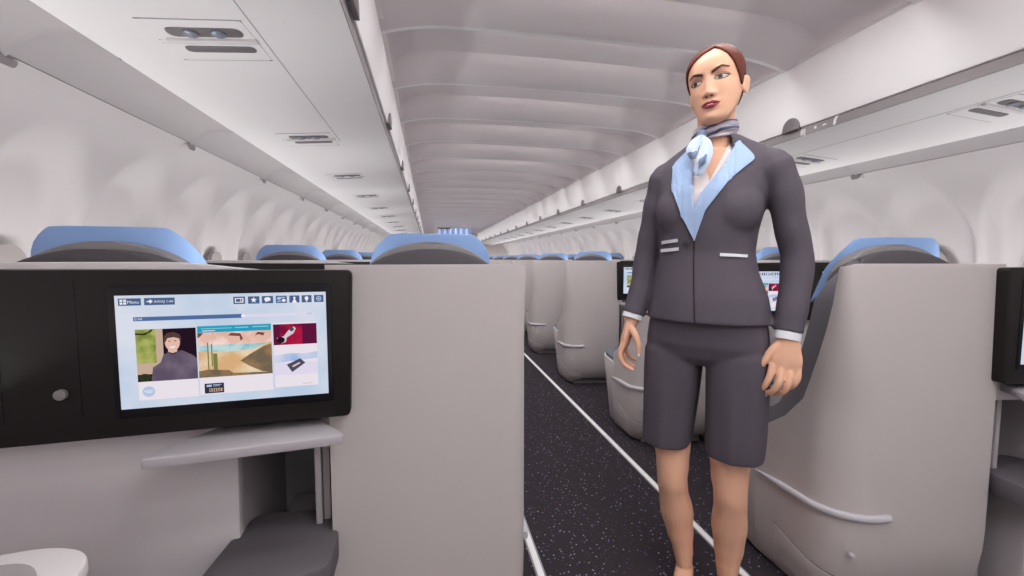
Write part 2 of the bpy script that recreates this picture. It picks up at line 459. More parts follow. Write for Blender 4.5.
def seat_parts_aisle(mir):
    CORNER[0] = .13 if mir else .05
    base = (-.23, .2)
    off = (-base[0], -base[1], 0)
    t = empty('aisle_recliner', (0, 0, 0)); 
    kw = dict(parent=t, off=off, mirror=mir)
    zt = [.0, .02, .05, .09, .13, .18, .24, .30, .36, .42, .50, .58, .66, .74, .82, .90, .97, 1.03, 1.06, 1.078, 1.085]
    def f(u, v):
        z = zt[int(round(v*(len(zt)-1)))]; s, y = shell_path(z, u)
        drop = .018*max(0, (u-.60)/.4)**1.0 if z > 1.05 else 0
        if u < .66: z = max(z, .055)
        return (s, y, z-drop+.002)
    b = grid(f, 61, len(zt))
    bmesh.ops.recalc_face_normals(b, faces=b.faces)
    b.faces.ensure_lookup_table()
    b = baked(b, [('SOLIDIFY', dict(thickness=.016, offset=-1)), ('BEVEL', dict(width=.003, segments=2, limit_method='ANGLE', angle_limit=1.0))])
    # make sure thickness went inward
    o = finish('shell', b, M['shell'], **kw, angle=50)
    # ridge rail wrapping round the aisle corner
    def rail(u, v):
        tt = .995-u*(.43 if mir else .245); z = .338+.018*u; s, y = shell_path(z, tt)
        s1, y1 = shell_path(z, min(1, tt+.004)); s0, y0 = shell_path(z, max(0, tt-.004))
        n = Vector((y1-y0, -(s1-s0))).normalized()
        a = v*2*PI; taper = min(1, .25+u*3)*(1 if u < .97 else .9)
        p = Vector((s, y))+n*(.004+.009*math.cos(a)*taper)
        return (p.x, p.y, z+.012*math.sin(a)*taper)
    b = loft([[rail(i/48, k/12) for k in range(12)] for i in range(49)])
    finish('side_rail', b, M['rail'], **kw)
    # hatch panel on the low corner
    def hatch(u, v):
        tt = .90-u*.30; zt_ = .192-.075*u**.8; z = .045+v*(zt_-.045); s, y = shell_path(z, tt)
        s1, y1 = shell_path(z, min(1, tt+.004)); s0, y0 = shell_path(z, max(0, tt-.004))
        n = Vector((y1-y0, -(s1-s0))).normalized(); p = Vector((s, y))+n*.0005
        return (p.x, p.y, z)
    b = grid(hatch, 26, 10); bmesh.ops.recalc_face_normals(b, faces=b.faces)
    b = baked(b, [('SOLIDIFY', dict(thickness=.0035, offset=0)), ('BEVEL', dict(width=.0012, segments=2, limit_method='ANGLE', angle_limit=1.0))])
    finish('hatch_panel', b, M['shell'], **kw)
    def groove(u, v):
        tt = .905-u*.315; z = .195-.075*u**.8; s, y = shell_path(z, tt); a = v*2*PI
        s1, y1 = shell_path(z, min(1, tt+.004)); s0, y0 = shell_path(z, max(0, tt-.004))
        n = Vector((y1-y0, -(s1-s0))).normalized(); p = Vector((s, y))+n*(.0016*math.cos(a))
        return (p.x, p.y, z+.0016*math.sin(a))
    finish('hatch_seam', loft([[groove(i/30, k/6) for k in range(6)] for i in range(31)]), M['slot'], **kw)
    s_, y_ = shell_path(.204, .70)
    finish('button', disc((-.062, .006, .240), .007, .012, 'y', 16, bev=.002), M['rail'], **kw)
    # kick plate under the shell
    finish('kick_plate', box(-.45, -.09, .10 if mir else .05, .16, 0, .075, .003), M['kick'], **kw)
    # dark backrest with bolsters
    rings = []
    for z in [.40, .47, .55, .62, .70, .78, .86, .93, .98, 1.02, 1.04, 1.06, 1.075, 1.087, 1.097, 1.106, 1.114, 1.120, 1.124, 1.1257]:
        yf = smooth_table(YF, z)
        if z < 1.0: hw = .190
        else: hw = .190*(1-((z-1.0)/.1262)**2.6)**(1/2.0)+.002
        y0 = .055 if z > .9 else .055; y1 = max(.15, yf+.085)
        if z > 1.03: y0 = .055+.03*(z-1.03)/.1; y1 = .15-.02*(z-1.03)/.1
        c = -.238 if mir else -.218
        pts = rounded([(c-hw, y0), (c+hw, y0), (c+hw, y1), (c-hw, y1)], min(.03, hw*.4), 4)
        rings.append([(p[0], p[1], z) for p in pts])
    finish('backrest', loft(rings), M['dark'], **kw)
    rings = []
    for z in [.90, .95, 1.0, 1.03, 1.05, 1.07, 1.085, 1.10, 1.112, 1.122, 1.130, 1.136, 1.140, 1.1425, 1.1437]:
        hw = .188 if z < .95 else .188*(1-((z-.95)/.1945)**2.8)**(1/2.1)+.003
        pts = rounded([(c-hw, .10), (c+hw, .10), (c+hw, .155), (c-hw, .155)], min(.02, hw*.4), 3)
        rings.append([(p[0], p[1], z) for p in pts])
    finish('backrest_trim', loft(rings), M['greytrim'], **kw)
    # side bolster that shows forward of the shell's sloping edge
    rings = []
    for z in ([.30, .40, .50, .60, .70, .80, .90, .97, 1.03, 1.07, 1.10] if mir else [.30, .40, .50, .60, .70, .80, .90, .97]):
        yf = smooth_table(YF, z); k = 1 if z < 1.0 else max(.15, 1-(z-1.0)/.12)
        pts = rounded([(-.085+.03*(z > 1.03), yf-.03+.02), (-.022-.05*(1-k), yf-.03+.02), (-.022-.05*(1-k), yf+.02+.085*k), (-.085+.0, yf+.02+.085*k)], .012, 3)
        rings.append([(p[0], p[1], z) for p in pts])
    if not mir: rings = [[(p[0]-.025, p[1]+.01, p[2]) for p in q] for q in rings]
    finish('backrest_side', loft(rings), M['dark2'], **kw)
    # blue headrest cap
    hc = -.266 if mir else -.209
    def cap(u, v):
        t_ = u*2-1; a = abs(t_); q = a**3
        zt_ = 1.166-.012*a**4 if a < .70 else 1.166-.012*a**4-.085*((a-.70)/.30)**1.6
        zb = 1.090-.135*a**2.2
        z = zb+(zt_-zb)*v
        hw = (.163 if mir else .150)+.010*(1.1-z)/.1
        s = hc+hw*math.sin(t_*PI/2*.93)/math.sin(PI/2*.93)*(1 if a < 1 else 1)
        y = .135+.02*a**2+.045*q*max(0, (1.17-z))/.2*1.6
        # crown corners pull in
        cr = max(0, (z-1.10)/.066); s = hc+(s-hc)*(1-.16*cr*cr)
        return (s, y, z)
    b = grid(cap, 41, 12); bmesh.ops.recalc_face_normals(b, faces=b.faces)
    b = baked(b, [('SOLIDIFY', dict(thickness=.030, offset=0)), ('BEVEL', dict(width=.008, segments=3, limit_method='ANGLE', angle_limit=1.0))])
    finish('headrest', b, M['blue'], **kw)
    # cushion, legrest, armrests
    finish('seat_cushion', box(-.42, -.075, .30, .60, .36, .48, .03, 3), M['dark'], **kw)
    finish('legrest', box(-.41, -.085, .55, .60, .10, .40, .02, 3), M['dark'], **kw)
    arm = prism(rounded([(.012, .28), (.030, .35), (.026, .55), (-.030, .66), (-.10, .66), (-.10, .28)], [.0, .04, .08, .04, .01, 0], 5), 'z', .01, .44, bev=.008)
    for v in arm.verts:
        k = max(0, (.16-v.co.z)/.16); v.co.x -= .05*k*k*(1 if v.co.x > -.05 else 0); v.co.y -= .05*k*k*max(0, (v.co.y-.3)/.3)
    finish('armrest', arm, M['shell'], **kw)
    finish('armrest_pad', prism(rounded([(.004, .30), (.020, .36), (.016, .54), (-.030, .635), (-.095, .635), (-.095, .30)], [.0, .04, .08, .04, .01, 0], 5), 'z', .44, .462, bev=.007), M['pad'], **kw)
    finish('window_side_armrest', box(-.455, -.425, .30, .66, .10, .56, .01), M['shell'], **kw)
    return t

# ---- on-screen menu, drawn in small coloured pieces on the glass
def emat(name, c, s=1.0, noise=0, c2=None, scale=6):
    m = bpy.data.materials.new(name); m.use_nodes = True; nt = m.node_tree; nt.nodes.clear()
    o = nt.nodes.new('ShaderNodeOutputMaterial'); e = nt.nodes.new('ShaderNodeEmission'); e.inputs['Strength'].default_value = s
    nt.links.new(e.outputs[0], o.inputs[0]); e.inputs['Color'].default_value = c
    if c2 is not None:
        tc = nt.nodes.new('ShaderNodeTexCoord'); n = nt.nodes.new('ShaderNodeTexNoise'); n.inputs['Scale'].default_value = scale; n.inputs['Detail'].default_value = 4
        nt.links.new(tc.outputs['Object'], n.inputs['Vector'])
        cr = nt.nodes.new('ShaderNodeValToRGB'); cr.color_ramp.elements[0].position = .38; cr.color_ramp.elements[1].position = .62
        cr.color_ramp.elements[0].color = c; cr.color_ramp.elements[1].color = c2
        nt.links.new(n.outputs['Fac'], cr.inputs['Fac']); nt.links.new(cr.outputs['Color'], e.inputs['Color'])
    return m
SM = []
SI = {}
def sm(key, *c, c2=None, scale=6):
    SI[key] = len(SM); SM.append(emat('screen_'+key, srgb(*c), .93, c2=srgb(*c2) if c2 else None, scale=scale))
sm('bg', 186, 204, 226, c2=(216, 220, 232), scale=7); sm('navy', 74, 98, 138); sm('white', 240, 234, 240); sm('card', 232, 224, 232)
sm('bar', 78, 108, 156); sm('barlight', 222, 214, 234); sm('night', 36, 20, 34); sm('green', 120, 132, 62, c2=(172, 178, 100), scale=45); sm('greendark', 48, 52, 34)
sm('stone', 196, 170, 150); sm('skin', 226, 184, 168); sm('hair', 84, 60, 58); sm('sweater', 112, 100, 118, c2=(92, 80, 98), scale=30)
sm('teal', 36, 158, 190); sm('tealpale', 150, 206, 220); sm('blush', 222, 178, 160, c2=(240, 214, 206), scale=40); sm('brown', 120, 72, 66)
sm('water', 110, 180, 196, c2=(190, 214, 214), scale=40); sm('sand', 230, 208, 176, c2=(214, 172, 124), scale=22); sm('dune', 112, 98, 80, c2=(150, 118, 84), scale=40)
sm('cactus', 122, 124, 70); sm('logo', 52, 48, 64); sm('red', 176, 26, 66, c2=(120, 18, 58), scale=34); sm('maroon', 92, 22, 60); sm('steel', 210, 200, 208)
sm('haze', 150, 178, 226, c2=(206, 212, 232), scale=18); sm('box', 78, 74, 92); sm('pale', 176, 196, 228)
SW, SH = .372, .222
def screen_bm():
    b = bmesh.new(); lay = [0]
    def poly(pts, key, d):
        vs = [b.verts.new(((u-.5)*SW, -d*.00022, (.5-v)*SH)) for u, v in pts]
        f = b.faces.new(vs); f.material_index = SI[key]
        f.normal_update()
        if f.normal.y > 0: f.normal_flip()
    R = lambda u0, v0, u1, v1, key, d: poly([(u0, v0), (u1, v0), (u1, v1), (u0, v1)], key, d)
    def E(u, v, ru, rv, key, d, n=16, a0=0, a1=2*PI): poly([(u+ru*math.cos(a0+(a1-a0)*k/n), v+rv*math.sin(a0+(a1-a0)*k/n)) for k in range(n)], key, d)
    def T(s, u, v, size, key, d):
        tb = text_bm(s, size, 0)
        n0 = len(b.faces); me = bpy.data.meshes.new('t')
        Mx = Matrix(((1, 0, 0, (u-.5)*SW), (0, 0, 0, -d*.00022), (0, 1, 0, (.5-v)*SH), (0, 0, 0, 1)))
        for q in tb.verts: q.co = Mx @ q.co
        tb.to_mesh(me); tb.free(); b.from_mesh(me); bpy.data.meshes.remove(me)
        b.faces.ensure_lookup_table()
        for f in b.faces[n0:]:
            f.material_index = SI[key]; f.normal_update()
            if f.normal.y > 0: f.normal_flip()
    R(0, 0, 1, 1, 'bg', 0)
    R(.015, .025, .113, .088, 'navy', 1); R(.127, .025, .262, .088, 'navy', 1)
    for i in (0, 1):
        for j in (0, 1): R(.022+i*.016, .034+j*.025, .034+i*.016, .053+j*.025, 'white', 2)
    T('Menu', .053, .071, .0085, 'white', 2)
    poly([(.137, .054), (.150, .048), (.152, .036), (.166, .055), (.152, .074), (.150, .062), (.137, .058)], 'white', 2)
    T('AWAJ 1:44', .170, .068, .0068, 'white', 2)
    ic = [(.533, .590), (.604, .660), (.672, .728), (.742, .797), (.810, .862), (.873, .925), (.938, .988)]
    for i, (a, c) in enumerate(ic):
        R(a, .030, c, .098, 'navy', 1); m = (a+c)/2; y = .064
        if i == 0: R(a+.008, .043, c-.008, .085, 'white', 2); R(a+.013, .050, c-.022, .078, 'navy', 3); R(c-.019, .050, c-.013, .078, 'navy', 3)
        elif i == 1: poly([(m+.016*math.cos(-PI/2+k*PI/5)*(1 if k % 2 == 0 else .45), y+.028*math.sin(-PI/2+k*PI/5)*(1 if k % 2 == 0 else .45)) for k in range(10)], 'white', 2)
        elif i == 2: E(m, y-.004, .016, .020, 'white', 2); poly([(m-.010, y+.010), (m-.002, y+.012), (m-.012, y+.028)], 'white', 2)
        elif i == 3: E(m-.012, y-.01, .010, .014, 'pale', 2); E(m+.012, y+.010, .010, .014, 'white', 2); R(m-.004, y-.022, m+.018, y-.012, 'pale', 2); R(m-.020, y+.012, m-.002, y+.022, 'pale', 2)
        elif i == 4: E(m, y-.012, .006, .011, 'white', 2); poly([(m, y-.010), (m+.013, y+.034), (m-.013, y+.034)], 'white', 2)
        elif i == 5: E(m, y-.006, .010, .018, 'white', 2); R(m-.004, y+.010, m+.004, y+.026, 'white', 2)
        else:
            E(m, y, .014, .024, 'pale', 2); E(m, y, .009, .016, 'navy', 3); E(m, y, .004, .007, 'white', 4)
    R(.075, .190, .575, .226, 'bar', 1); T('0:44', .080, .219, .0075, 'barlight', 2); R(.575, .196, .930, .222, 'barlight', 1); E(.577, .208, .010, .017, 'white', 2); T('5:10', .90, .214, .005, 'navy', 2)
    # left tile: portrait beside a hedge
    R(.080, .300, .350, .930, 'card', 1); R(.080, .300, .350, .765, 'night', 2)
    R(.080, .300, .180, .600, 'green', 3); R(.168, .300, .200, .620, 'stone', 4); R(.080, .600, .170, .700, 'stone', 4)
    poly([(.080, .345), (.120, .352), (.150, .325), (.160, .300), (.150, .300), (.135, .325), (.115, .336), (.080, .330)], 'greendark', 5)
    E(.112, .728, .030, .035, 'greendark', 5)
    poly([(.140, .765), (.150, .640), (.185, .600), (.200, .530), (.235, .500), (.285, .500), (.330, .545), (.350, .580), (.350, .765)], 'sweater', 6)
    R(.222, .455, .262, .520, 'skin', 7); E(.243, .425, .034, .078, 'skin', 8)
    poly([(.205, .420), (.206, .370), (.222, .338), (.252, .332), (.278, .356), (.284, .400), (.279, .430), (.274, .392), (.250, .378), (.222, .385), (.212, .420)], 'hair', 9)
    for ex in (.230, .256): R(ex-.005, .408, ex+.005, .415, 'hair', 9)
    poly([(.228, .462), (.258, .458), (.250, .474), (.236, .475)], 'white', 9); poly([(.215, .503), (.243, .520), (.275, .500), (.270, .512), (.243, .532), (.220, .515)], 'logo', 9)
    E(.125, .855, .028, .048, 'pale', 3); R(.105, .845, .145, .852, 'white', 4); R(.110, .860, .140, .865, 'white', 4)
    # middle tile: beach picture under a teal band
    R(.357, .290, .712, .922, 'card', 1); R(.357, .290, .712, .762, 'sand', 2); R(.357, .290, .712, .350, 'teal', 3)
    R(.375, .312, .52, .318, 'tealpale', 4); R(.535, .310, .60, .318, 'tealpale', 4); R(.62, .308, .70, .316, 'tealpale', 4); R(.380, .332, .44, .338, 'white', 4)
    poly([(.357, .350), (.712, .350), (.712, .455), (.64, .470), (.50, .465), (.357, .470)], 'blush', 3)
    E(.392, .395, .028, .040, 'skin', 4); E(.530, .415, .034, .050, 'skin', 4); E(.668, .405, .034, .050, 'skin', 4)
    poly([(.357, .352), (.385, .352), (.372, .380), (.357, .400)], 'brown', 5); poly([(.500, .385), (.515, .362), (.560, .368), (.572, .420), (.560, .440), (.556, .395)], 'brown', 5)
    poly([(.630, .395), (.645, .362), (.680, .372), (.672, .400), (.650, .385)], 'brown', 5)
    poly([(.357, .470), (.50, .465), (.64, .470), (.70, .462), (.62, .520), (.50, .535), (.357, .520)], 'water', 6)
    poly([(.712, .475), (.67, .500), (.60, .570), (.555, .625), (.60, .680), (.66, .735), (.712, .750)], 'dune', 7)
    R(.400, .440, .406, .700, 'cactus', 7); R(.418, .455, .424, .660, 'cactus', 7); R(.426, .545, .446, .700, 'cactus', 7)
    poly([(.357, .700), (.40, .690), (.50, .705), (.52, .735), (.712, .745), (.712, .762), (.357, .762)], 'dune', 8)
    R(.378, .820, .470, .912, 'logo', 3); R(.388, .832, .412, .852, 'pale', 4); R(.418, .832, .458, .838, 'pale', 4); R(.418, .844, .450, .849, 'pale', 4); R(.400, .868, .462, .898, 'stone', 4)
    for k in range(5): R(.404+k*.011, .872, .410+k*.011, .894, 'logo', 5)
    # right tile
    R(.722, .285, .946, .905, 'card', 1); R(.722, .300, .946, .498, 'maroon', 2); R(.755, .300, .870, .498, 'red', 3)
    poly([(.740, .430), (.775, .415), (.800, .360), (.828, .325), (.838, .345), (.825, .390), (.790, .430), (.785, .470), (.765, .482), (.748, .468)], 'steel', 4)
    E(.760, .450, .020, .030, 'night', 5); E(.816, .350, .012, .020, 'box', 5)
    poly([(.722, .600), (.800, .580), (.870, .590), (.946, .575), (.946, .640), (.722, .670)], 'haze', 3)
    R(.722, .670, .946, .790, 'barlight', 2)
    poly([(.785, .690), (.855, .635), (.882, .680), (.812, .765)], 'box', 5); poly([(.812, .705), (.850, .672), (.856, .682), (.818, .718)], 'steel', 6)
    R(.865, .880, .915, .885, 'stone', 3)
    return b

def seat_parts_window(mir):
    base = (-.87, .25); off = (-base[0], -base[1], 0)
    t = empty('window_recliner', (0, 0, 0)); kw = dict(parent=t, off=off, mirror=mir)
    # light back shell with the foot opening cut out of it
    poly = rounded([(-1.49, .02), (-.665, .02), (-.652, .685), (-.468, .685), (-.468, 1.05), (-.50, 1.070), (-.62, 1.078), (-.74, 1.094), (-1.36, 1.094), (-1.49, 1.06)], [0, 0, .01, 0, 0, .02, .05, .05, .08, .05], 4)
    finish('shell', prism(poly, 'y', .028, .058, bev=.004), M['shell_low'], **kw)
    # foot well: an open box behind the opening
    fw = box(-.655, -.470, .44, .45, .0, .70)
    finish('footwell_back', fw, M['foot'], **kw)
    finish('footwell_side', box(-.668, -.655, .05, .44, 0, .70), M['foot2'], **kw)
    finish('footwell_inner_side', box(-.484, -.470, .05, .44, 0, .70), M['foot2'], **kw)
    finish('footwell_roof', box(-.655, -.484, .05, .44, .69, .70), M['foot'], **kw)
    finish('footwell_strip', box(-.500, -.486, .035, .06, .42, .69, .002), M['foot2'], **kw)
    # ottoman pushed out of the opening
    op = rounded([(-.705, -.155), (-.452, -.125), (-.444, .0), (-.478, .088), (-.512, .105), (-.640, .125), (-.668, .08)], [.035, .035, .035, .03, .03, .03, .03], 4)
    finish('ottoman', prism(op, 'z', .415, .475, bev=.008, seg=2), M['otto'], **kw)
    finish('ottoman_post', box(-.600, -.53, -.02, .30, .0, .42, .01), M['foot2'], **kw)
    # fold-out tray
    tp = rounded([(-.768, -.108), (-.762, -.062), (-.680, .036), (-.675, .062), (-.486, .052), (-.470, -.006), (-.424, -.074), (-.420, -.092)], [.012, .03, .04, .02, .02, .02, .012, .008], 5)
    tr = finish('tray', prism(tp, 'z', .714, .734, bev=.003), M['tray'], **kw)
    finish('tray_rim', prism(rounded([(-.684, .018), (-.672, .058), (-.49, .050), (-.478, .012), (-.50, .028), (-.66, .034)], .006, 3), 'z', .734, .743, bev=.002), M['tray'], tr, off=off, mirror=mir)
    tp2 = rounded([(-1.16, -.10), (-1.45, -.10), (-1.45, .04), (-1.22, .04)], [.02, .02, .02, .03], 5)
    finish('tray', prism(tp2, 'z', .672, .694, bev=.005), M['tray'], **kw)
    # black monitor console
    cp = rounded([(-1.49, .752), (-.412, .752), (-.402, 1.076), (-1.49, 1.084)], [.0, .012, .014, 0], 5)
    con = finish('monitor_console', prism(cp, 'y', -.030, .030, bev=.004), M['black'], **kw)
    for gx in (-.890, -1.006):
        finish('console_seam', box(gx-.0012, gx+.0012, -.0308, -.029, .80, 1.06), M['bezel'], con, off=off, mirror=mir)
    finish('console_knob', disc((-.918, -.033, .846), .0100, .010, 'y', 24, bev=.002), M['knob'], con, off=off, mirror=mir)
    for cx in (-.641, -1.222):
        bz = prism(rounded([(cx-SW/2-.012, .790), (cx+SW/2+.010, .790), (cx+SW/2+.010, 1.050), (cx-SW/2-.012, 1.050)], .006, 3), 'y', -.0318, -.028, bev=.001)
        finish('monitor_bezel', bz, M['bezel'], con, off=off, mirror=mir)
        me_name = 'monitor_screen'
        sb = screen_bm()
        cxx = (cx-base[0])*(-1 if mir else 1)
        bmesh.ops.translate(sb, verts=sb.verts, vec=Vector((cxx, -.0322-base[1], .919)))
        finish(me_name, sb, SM, con, smooth=False)
    # the seat on the far side
    sc = -.912
    rings = []
    for z in [.40, .60, .80, .95, 1.02, 1.04, 1.06, 1.07, 1.08, 1.09, 1.10, 1.107, 1.113, 1.118, 1.1205]:
        hw = .19 if z < 1.0 else .19*(1-((z-1.0)/.1215)**2.6)**(1/2.0)+.002
        pts = rounded([(sc-hw, .066), (sc+hw, .066), (sc+hw, .15+.1*max(0, (.9-z))), (sc-hw, .15+.1*max(0, (.9-z)))], min(.03, hw*.4), 4)
        rings.append([(p[0], p[1], z) for p in pts])
    finish('backrest', loft(rings), M['dark'], **kw)
    rings = []
    for z in [.90, .95, 1.0, 1.03, 1.05, 1.07, 1.085, 1.10, 1.108, 1.115, 1.122, 1.128, 1.133, 1.136, 1.1375]:
        hw = .188 if z < .95 else .188*(1-((z-.95)/.188)**2.8)**(1/2.1)+.003
        pts = rounded([(sc-hw, .10), (sc+hw, .10), (sc+hw, .155), (sc-hw, .155)], min(.02, hw*.4), 3)
        rings.append([(p[0], p[1], z) for p in pts])
    finish('backrest_trim', loft(rings), M['greytrim'], **kw)
    def cap(u, v):
        t_ = u*2-1; a = abs(t_)
        zt_ = 1.171-.012*a**4 if a < .70 else 1.171-.012*a**4-.085*((a-.70)/.30)**1.6
        zb = 1.098-.135*a**2.2; z = zb+(zt_-zb)*v; hw = .151+.010*(1.1-z)/.1
        s = hw*math.sin(t_*PI/2*.93)/math.sin(PI/2*.93); cr = max(0, (z-1.10)/.066)
        return (sc+s*(1-.16*cr*cr), .135+.02*a**2+.045*a**3*max(0, (1.17-z))/.2*1.6, z)
    b = grid(cap, 41, 12); bmesh.ops.recalc_face_normals(b, faces=b.faces)
    b = baked(b, [('SOLIDIFY', dict(thickness=.030, offset=0)), ('BEVEL', dict(width=.008, segments=3, limit_method='ANGLE', angle_limit=1.0))])
    finish('headrest', b, M['blue'], **kw)
    finish('seat_cushion', box(-1.08, -.69, .30, .74, .36, .48, .03, 3), M['dark'], **kw)
    finish('legrest', box(-1.07, -.70, .70, .76, .10, .40, .02, 3), M['dark'], **kw)
    finish('side_ledge', box(-1.38, -1.10, .10, 1.0, .0, .60, .02, 3), M['shell_low'], **kw)
    return t

NROW = 10
for sg, O, ang, pitch, side in ((-1, (-.484, 1.03), math.radians(4.9), 1.21, 'left'), (1, (.416, .955), math.radians(-8.0), 1.22, 'right')):
    mir = sg > 0
    A = seat_parts_aisle(mir); W = seat_parts_window(mir)
    for k in range(NROW):
        for kind, proto, base in (('aisle', A, (-.23, .2)), ('window', W, (-.87, .25))):
            o = proto if k == 0 else copy_tree(proto)
            x = base[0]*(-1 if mir else 1); y = base[1]
            if mir and kind == 'window': x += .028
            c, s_ = math.cos(ang), math.sin(ang)
            o.location = (O[0]+x*c-y*s_, O[1]+k*pitch+x*s_+y*c, 0); o.rotation_euler = (0, 0, ang)
            where = 'in the nearest row' if k == 0 else '%s row beyond the nearest' % ORD[k-1]
            if kind == 'aisle':
                lab = 'grey shelled aisle seat with blue headrest, %s block, %s' % (side, where)
            else:
                lab = 'window seat with black two-screen console on its back, %s block, %s' % (side, where)
            tag(o, lab, 'airline seat', '%s seats of the %s block' % (kind, side))

# white side ledge of the viewer's own row, at the lower left
t = empty('side_ledge', (-1.33, .62, 0))
lp = rounded([(-.28, -.42), (.125, -.42), (.135, .01), (.115, .095), (.04, .125), (-.28, .075)], [0, .02, .05, .05, .05, 0], 6)
finish('ledge_body', prism([(p[0]*.96, p[1]*.97) for p in lp], 'z', 0, .635), M['shell_low'], t)
ring = prism(lp, 'z', .635, .66, bev=.006)
finish('ledge_top', ring, M['white'], t)
finish('ledge_well', prism(rounded([(-.28, -.38), (.085, -.38), (.094, .03), (.040, .088), (-.28, .045)], [0, .02, .03, .04, 0], 6), 'z', .6605, .6625, bev=.0008), M['well'], t)
tag(t, 'white rounded side ledge with a grey inlay at the lower left corner', 'ledge')

# ------------------------------------------------------------------ the cabin attendant
def skin_mat():
    m = mat('skin', srgb(230, 178, 150), .55, .25, noise=.03, scale=14)
    b = m.node_tree.nodes['Principled BSDF']; b.inputs['Subsurface Weight'].default_value = .12; b.inputs['Subsurface Radius'].default_value = (.02, .008, .005)
    b.inputs['Subsurface Scale'].default_value = .3
    return m
M['skin'] = skin_mat()
M['face_lip'] = mat('lipstick', srgb(150, 58, 66), .5, .3)
M['lip_gap'] = mat('mouth_line', srgb(84, 28, 36), .6)
M['teeth'] = mat('teeth', srgb(235, 225, 220), .3)
M['blush'] = mat('blush', srgb(224, 156, 138), .6)
M['hair'] = mat('hair_auburn', srgb(100, 52, 42), .6, .15, noise=.22, scale=60)
M['brow'] = mat('eyebrow_brown', srgb(92, 56, 46), .8)
M['lid'] = mat('eyeshadow', srgb(176, 128, 112), .6)
M['lash'] = mat('lash_dark', srgb(48, 34, 34), .6)
M['eyewhite'] = mat('eye_white', srgb(196, 182, 178), .4, .3)
M['iris'] = mat('iris_brown', srgb(88, 64, 52), .2, .5)
M['nail'] = mat('nail_white', srgb(240, 226, 222), .3, .5)
M['suit'] = mat('suit_charcoal', srgb(92, 84, 93), .8, .2, noise=.04, scale=120)
M['suit2'] = mat('shorts_charcoal', srgb(88, 80, 89), .8, .2, noise=.04, scale=120)
M['lapel'] = mat('lapel_blue', srgb(172, 194, 230), .7, .2)
M['shirt'] = mat('shirt_cream', srgb(232, 218, 216), .7, .2)
M['flap'] = mat('pocket_white', srgb(232, 230, 236), .6)
M['button'] = mat('button_dark', srgb(78, 72, 74), .4)
M['shoe'] = mat('shoe_dark', srgb(50, 44, 52), .3, .5)
ms = mat('scarf_striped', srgb(200, 196, 210), .5, .3)
nt = ms.node_tree; bb = nt.nodes['Principled BSDF']
tc = nt.nodes.new('ShaderNodeTexCoord'); mp = nt.nodes.new('ShaderNodeMapping'); mp.inputs['Rotation'].default_value = (0, .32, 0)
nt.links.new(tc.outputs['Object'], mp.inputs['Vector'])
wv = nt.nodes.new('ShaderNodeTexWave'); wv.bands_direction = 'Z'; wv.inputs['Scale'].default_value = 14; wv.inputs['Distortion'].default_value = 1.5; wv.inputs['Detail Scale'].default_value = 2
nt.links.new(mp.outputs['Vector'], wv.inputs['Vector'])
cr = nt.nodes.new('ShaderNodeValToRGB'); e = cr.color_ramp.elements; e[0].position = 0; e[0].color = srgb(70, 76, 98); e[1].position = 1; e[1].color = srgb(200, 190, 198)
for p, c in ((.22, srgb(88, 94, 118)), (.34, srgb(168, 140, 150)), (.5, srgb(206, 200, 212)), (.7, srgb(150, 140, 158))):
    q = e.new(p); q.color = c
nt.links.new(wv.outputs['Fac'], cr.inputs['Fac']); nt.links.new(cr.outputs['Color'], bb.inputs['Base Color'])
M['scarf'] = ms
M['tail'] = mat('scarf_pale_blue', srgb(192, 206, 230), .5, .3)
M['tail2'] = mat('scarf_grey_blue', srgb(120, 134, 162), .5, .3)

PSI = math.radians(-10)
AX = Vector((math.cos(PSI), math.sin(PSI), 0)); FR = Vector((math.sin(PSI), -math.cos(PSI), 0))

def sect(cx, cy, z, a, bf, bb, n=40, e=2.2, ax=AX, fr=FR):
    out = []
    for i in range(n):
        t = 2*PI*i/n; c, s = math.cos(t), math.sin(t)
        x = math.copysign(abs(c)**(2/e), c)*a; y = math.copysign(abs(s)**(2/e), s)
        y = y*(bf if y > 0 else bb)
        p = Vector((cx, cy, z))+ax*x+fr*y; out.append(p)
    return out

def cr_path(pts, rad, sub=6):
    P = [Vector(p) for p in pts]; out = []; rr = []
    for i in range(len(P)-1):
        p0 = P[i-1] if i else P[0]*2-P[1]; p1 = P[i]; p2 = P[i+1]; p3 = P[i+2] if i+2 < len(P) else P[-1]*2-P[-2]
        for k in range(sub):
            t = k/sub
            out.append(.5*((2*p1)+(p2-p0)*t+(2*p0-5*p1+4*p2-p3)*t*t+(3*p1-p0-3*p2+p3)*t**3))
            a, c = rad[i], rad[i+1]
            t2 = t*t*(3-2*t)
            rr.append(tuple(x+(y-x)*t2 for x, y in zip(a, c)) if isinstance(a, tuple) else a+(c-a)*t2)
    out.append(P[-1]); rr.append(rad[-1]); return out, rr

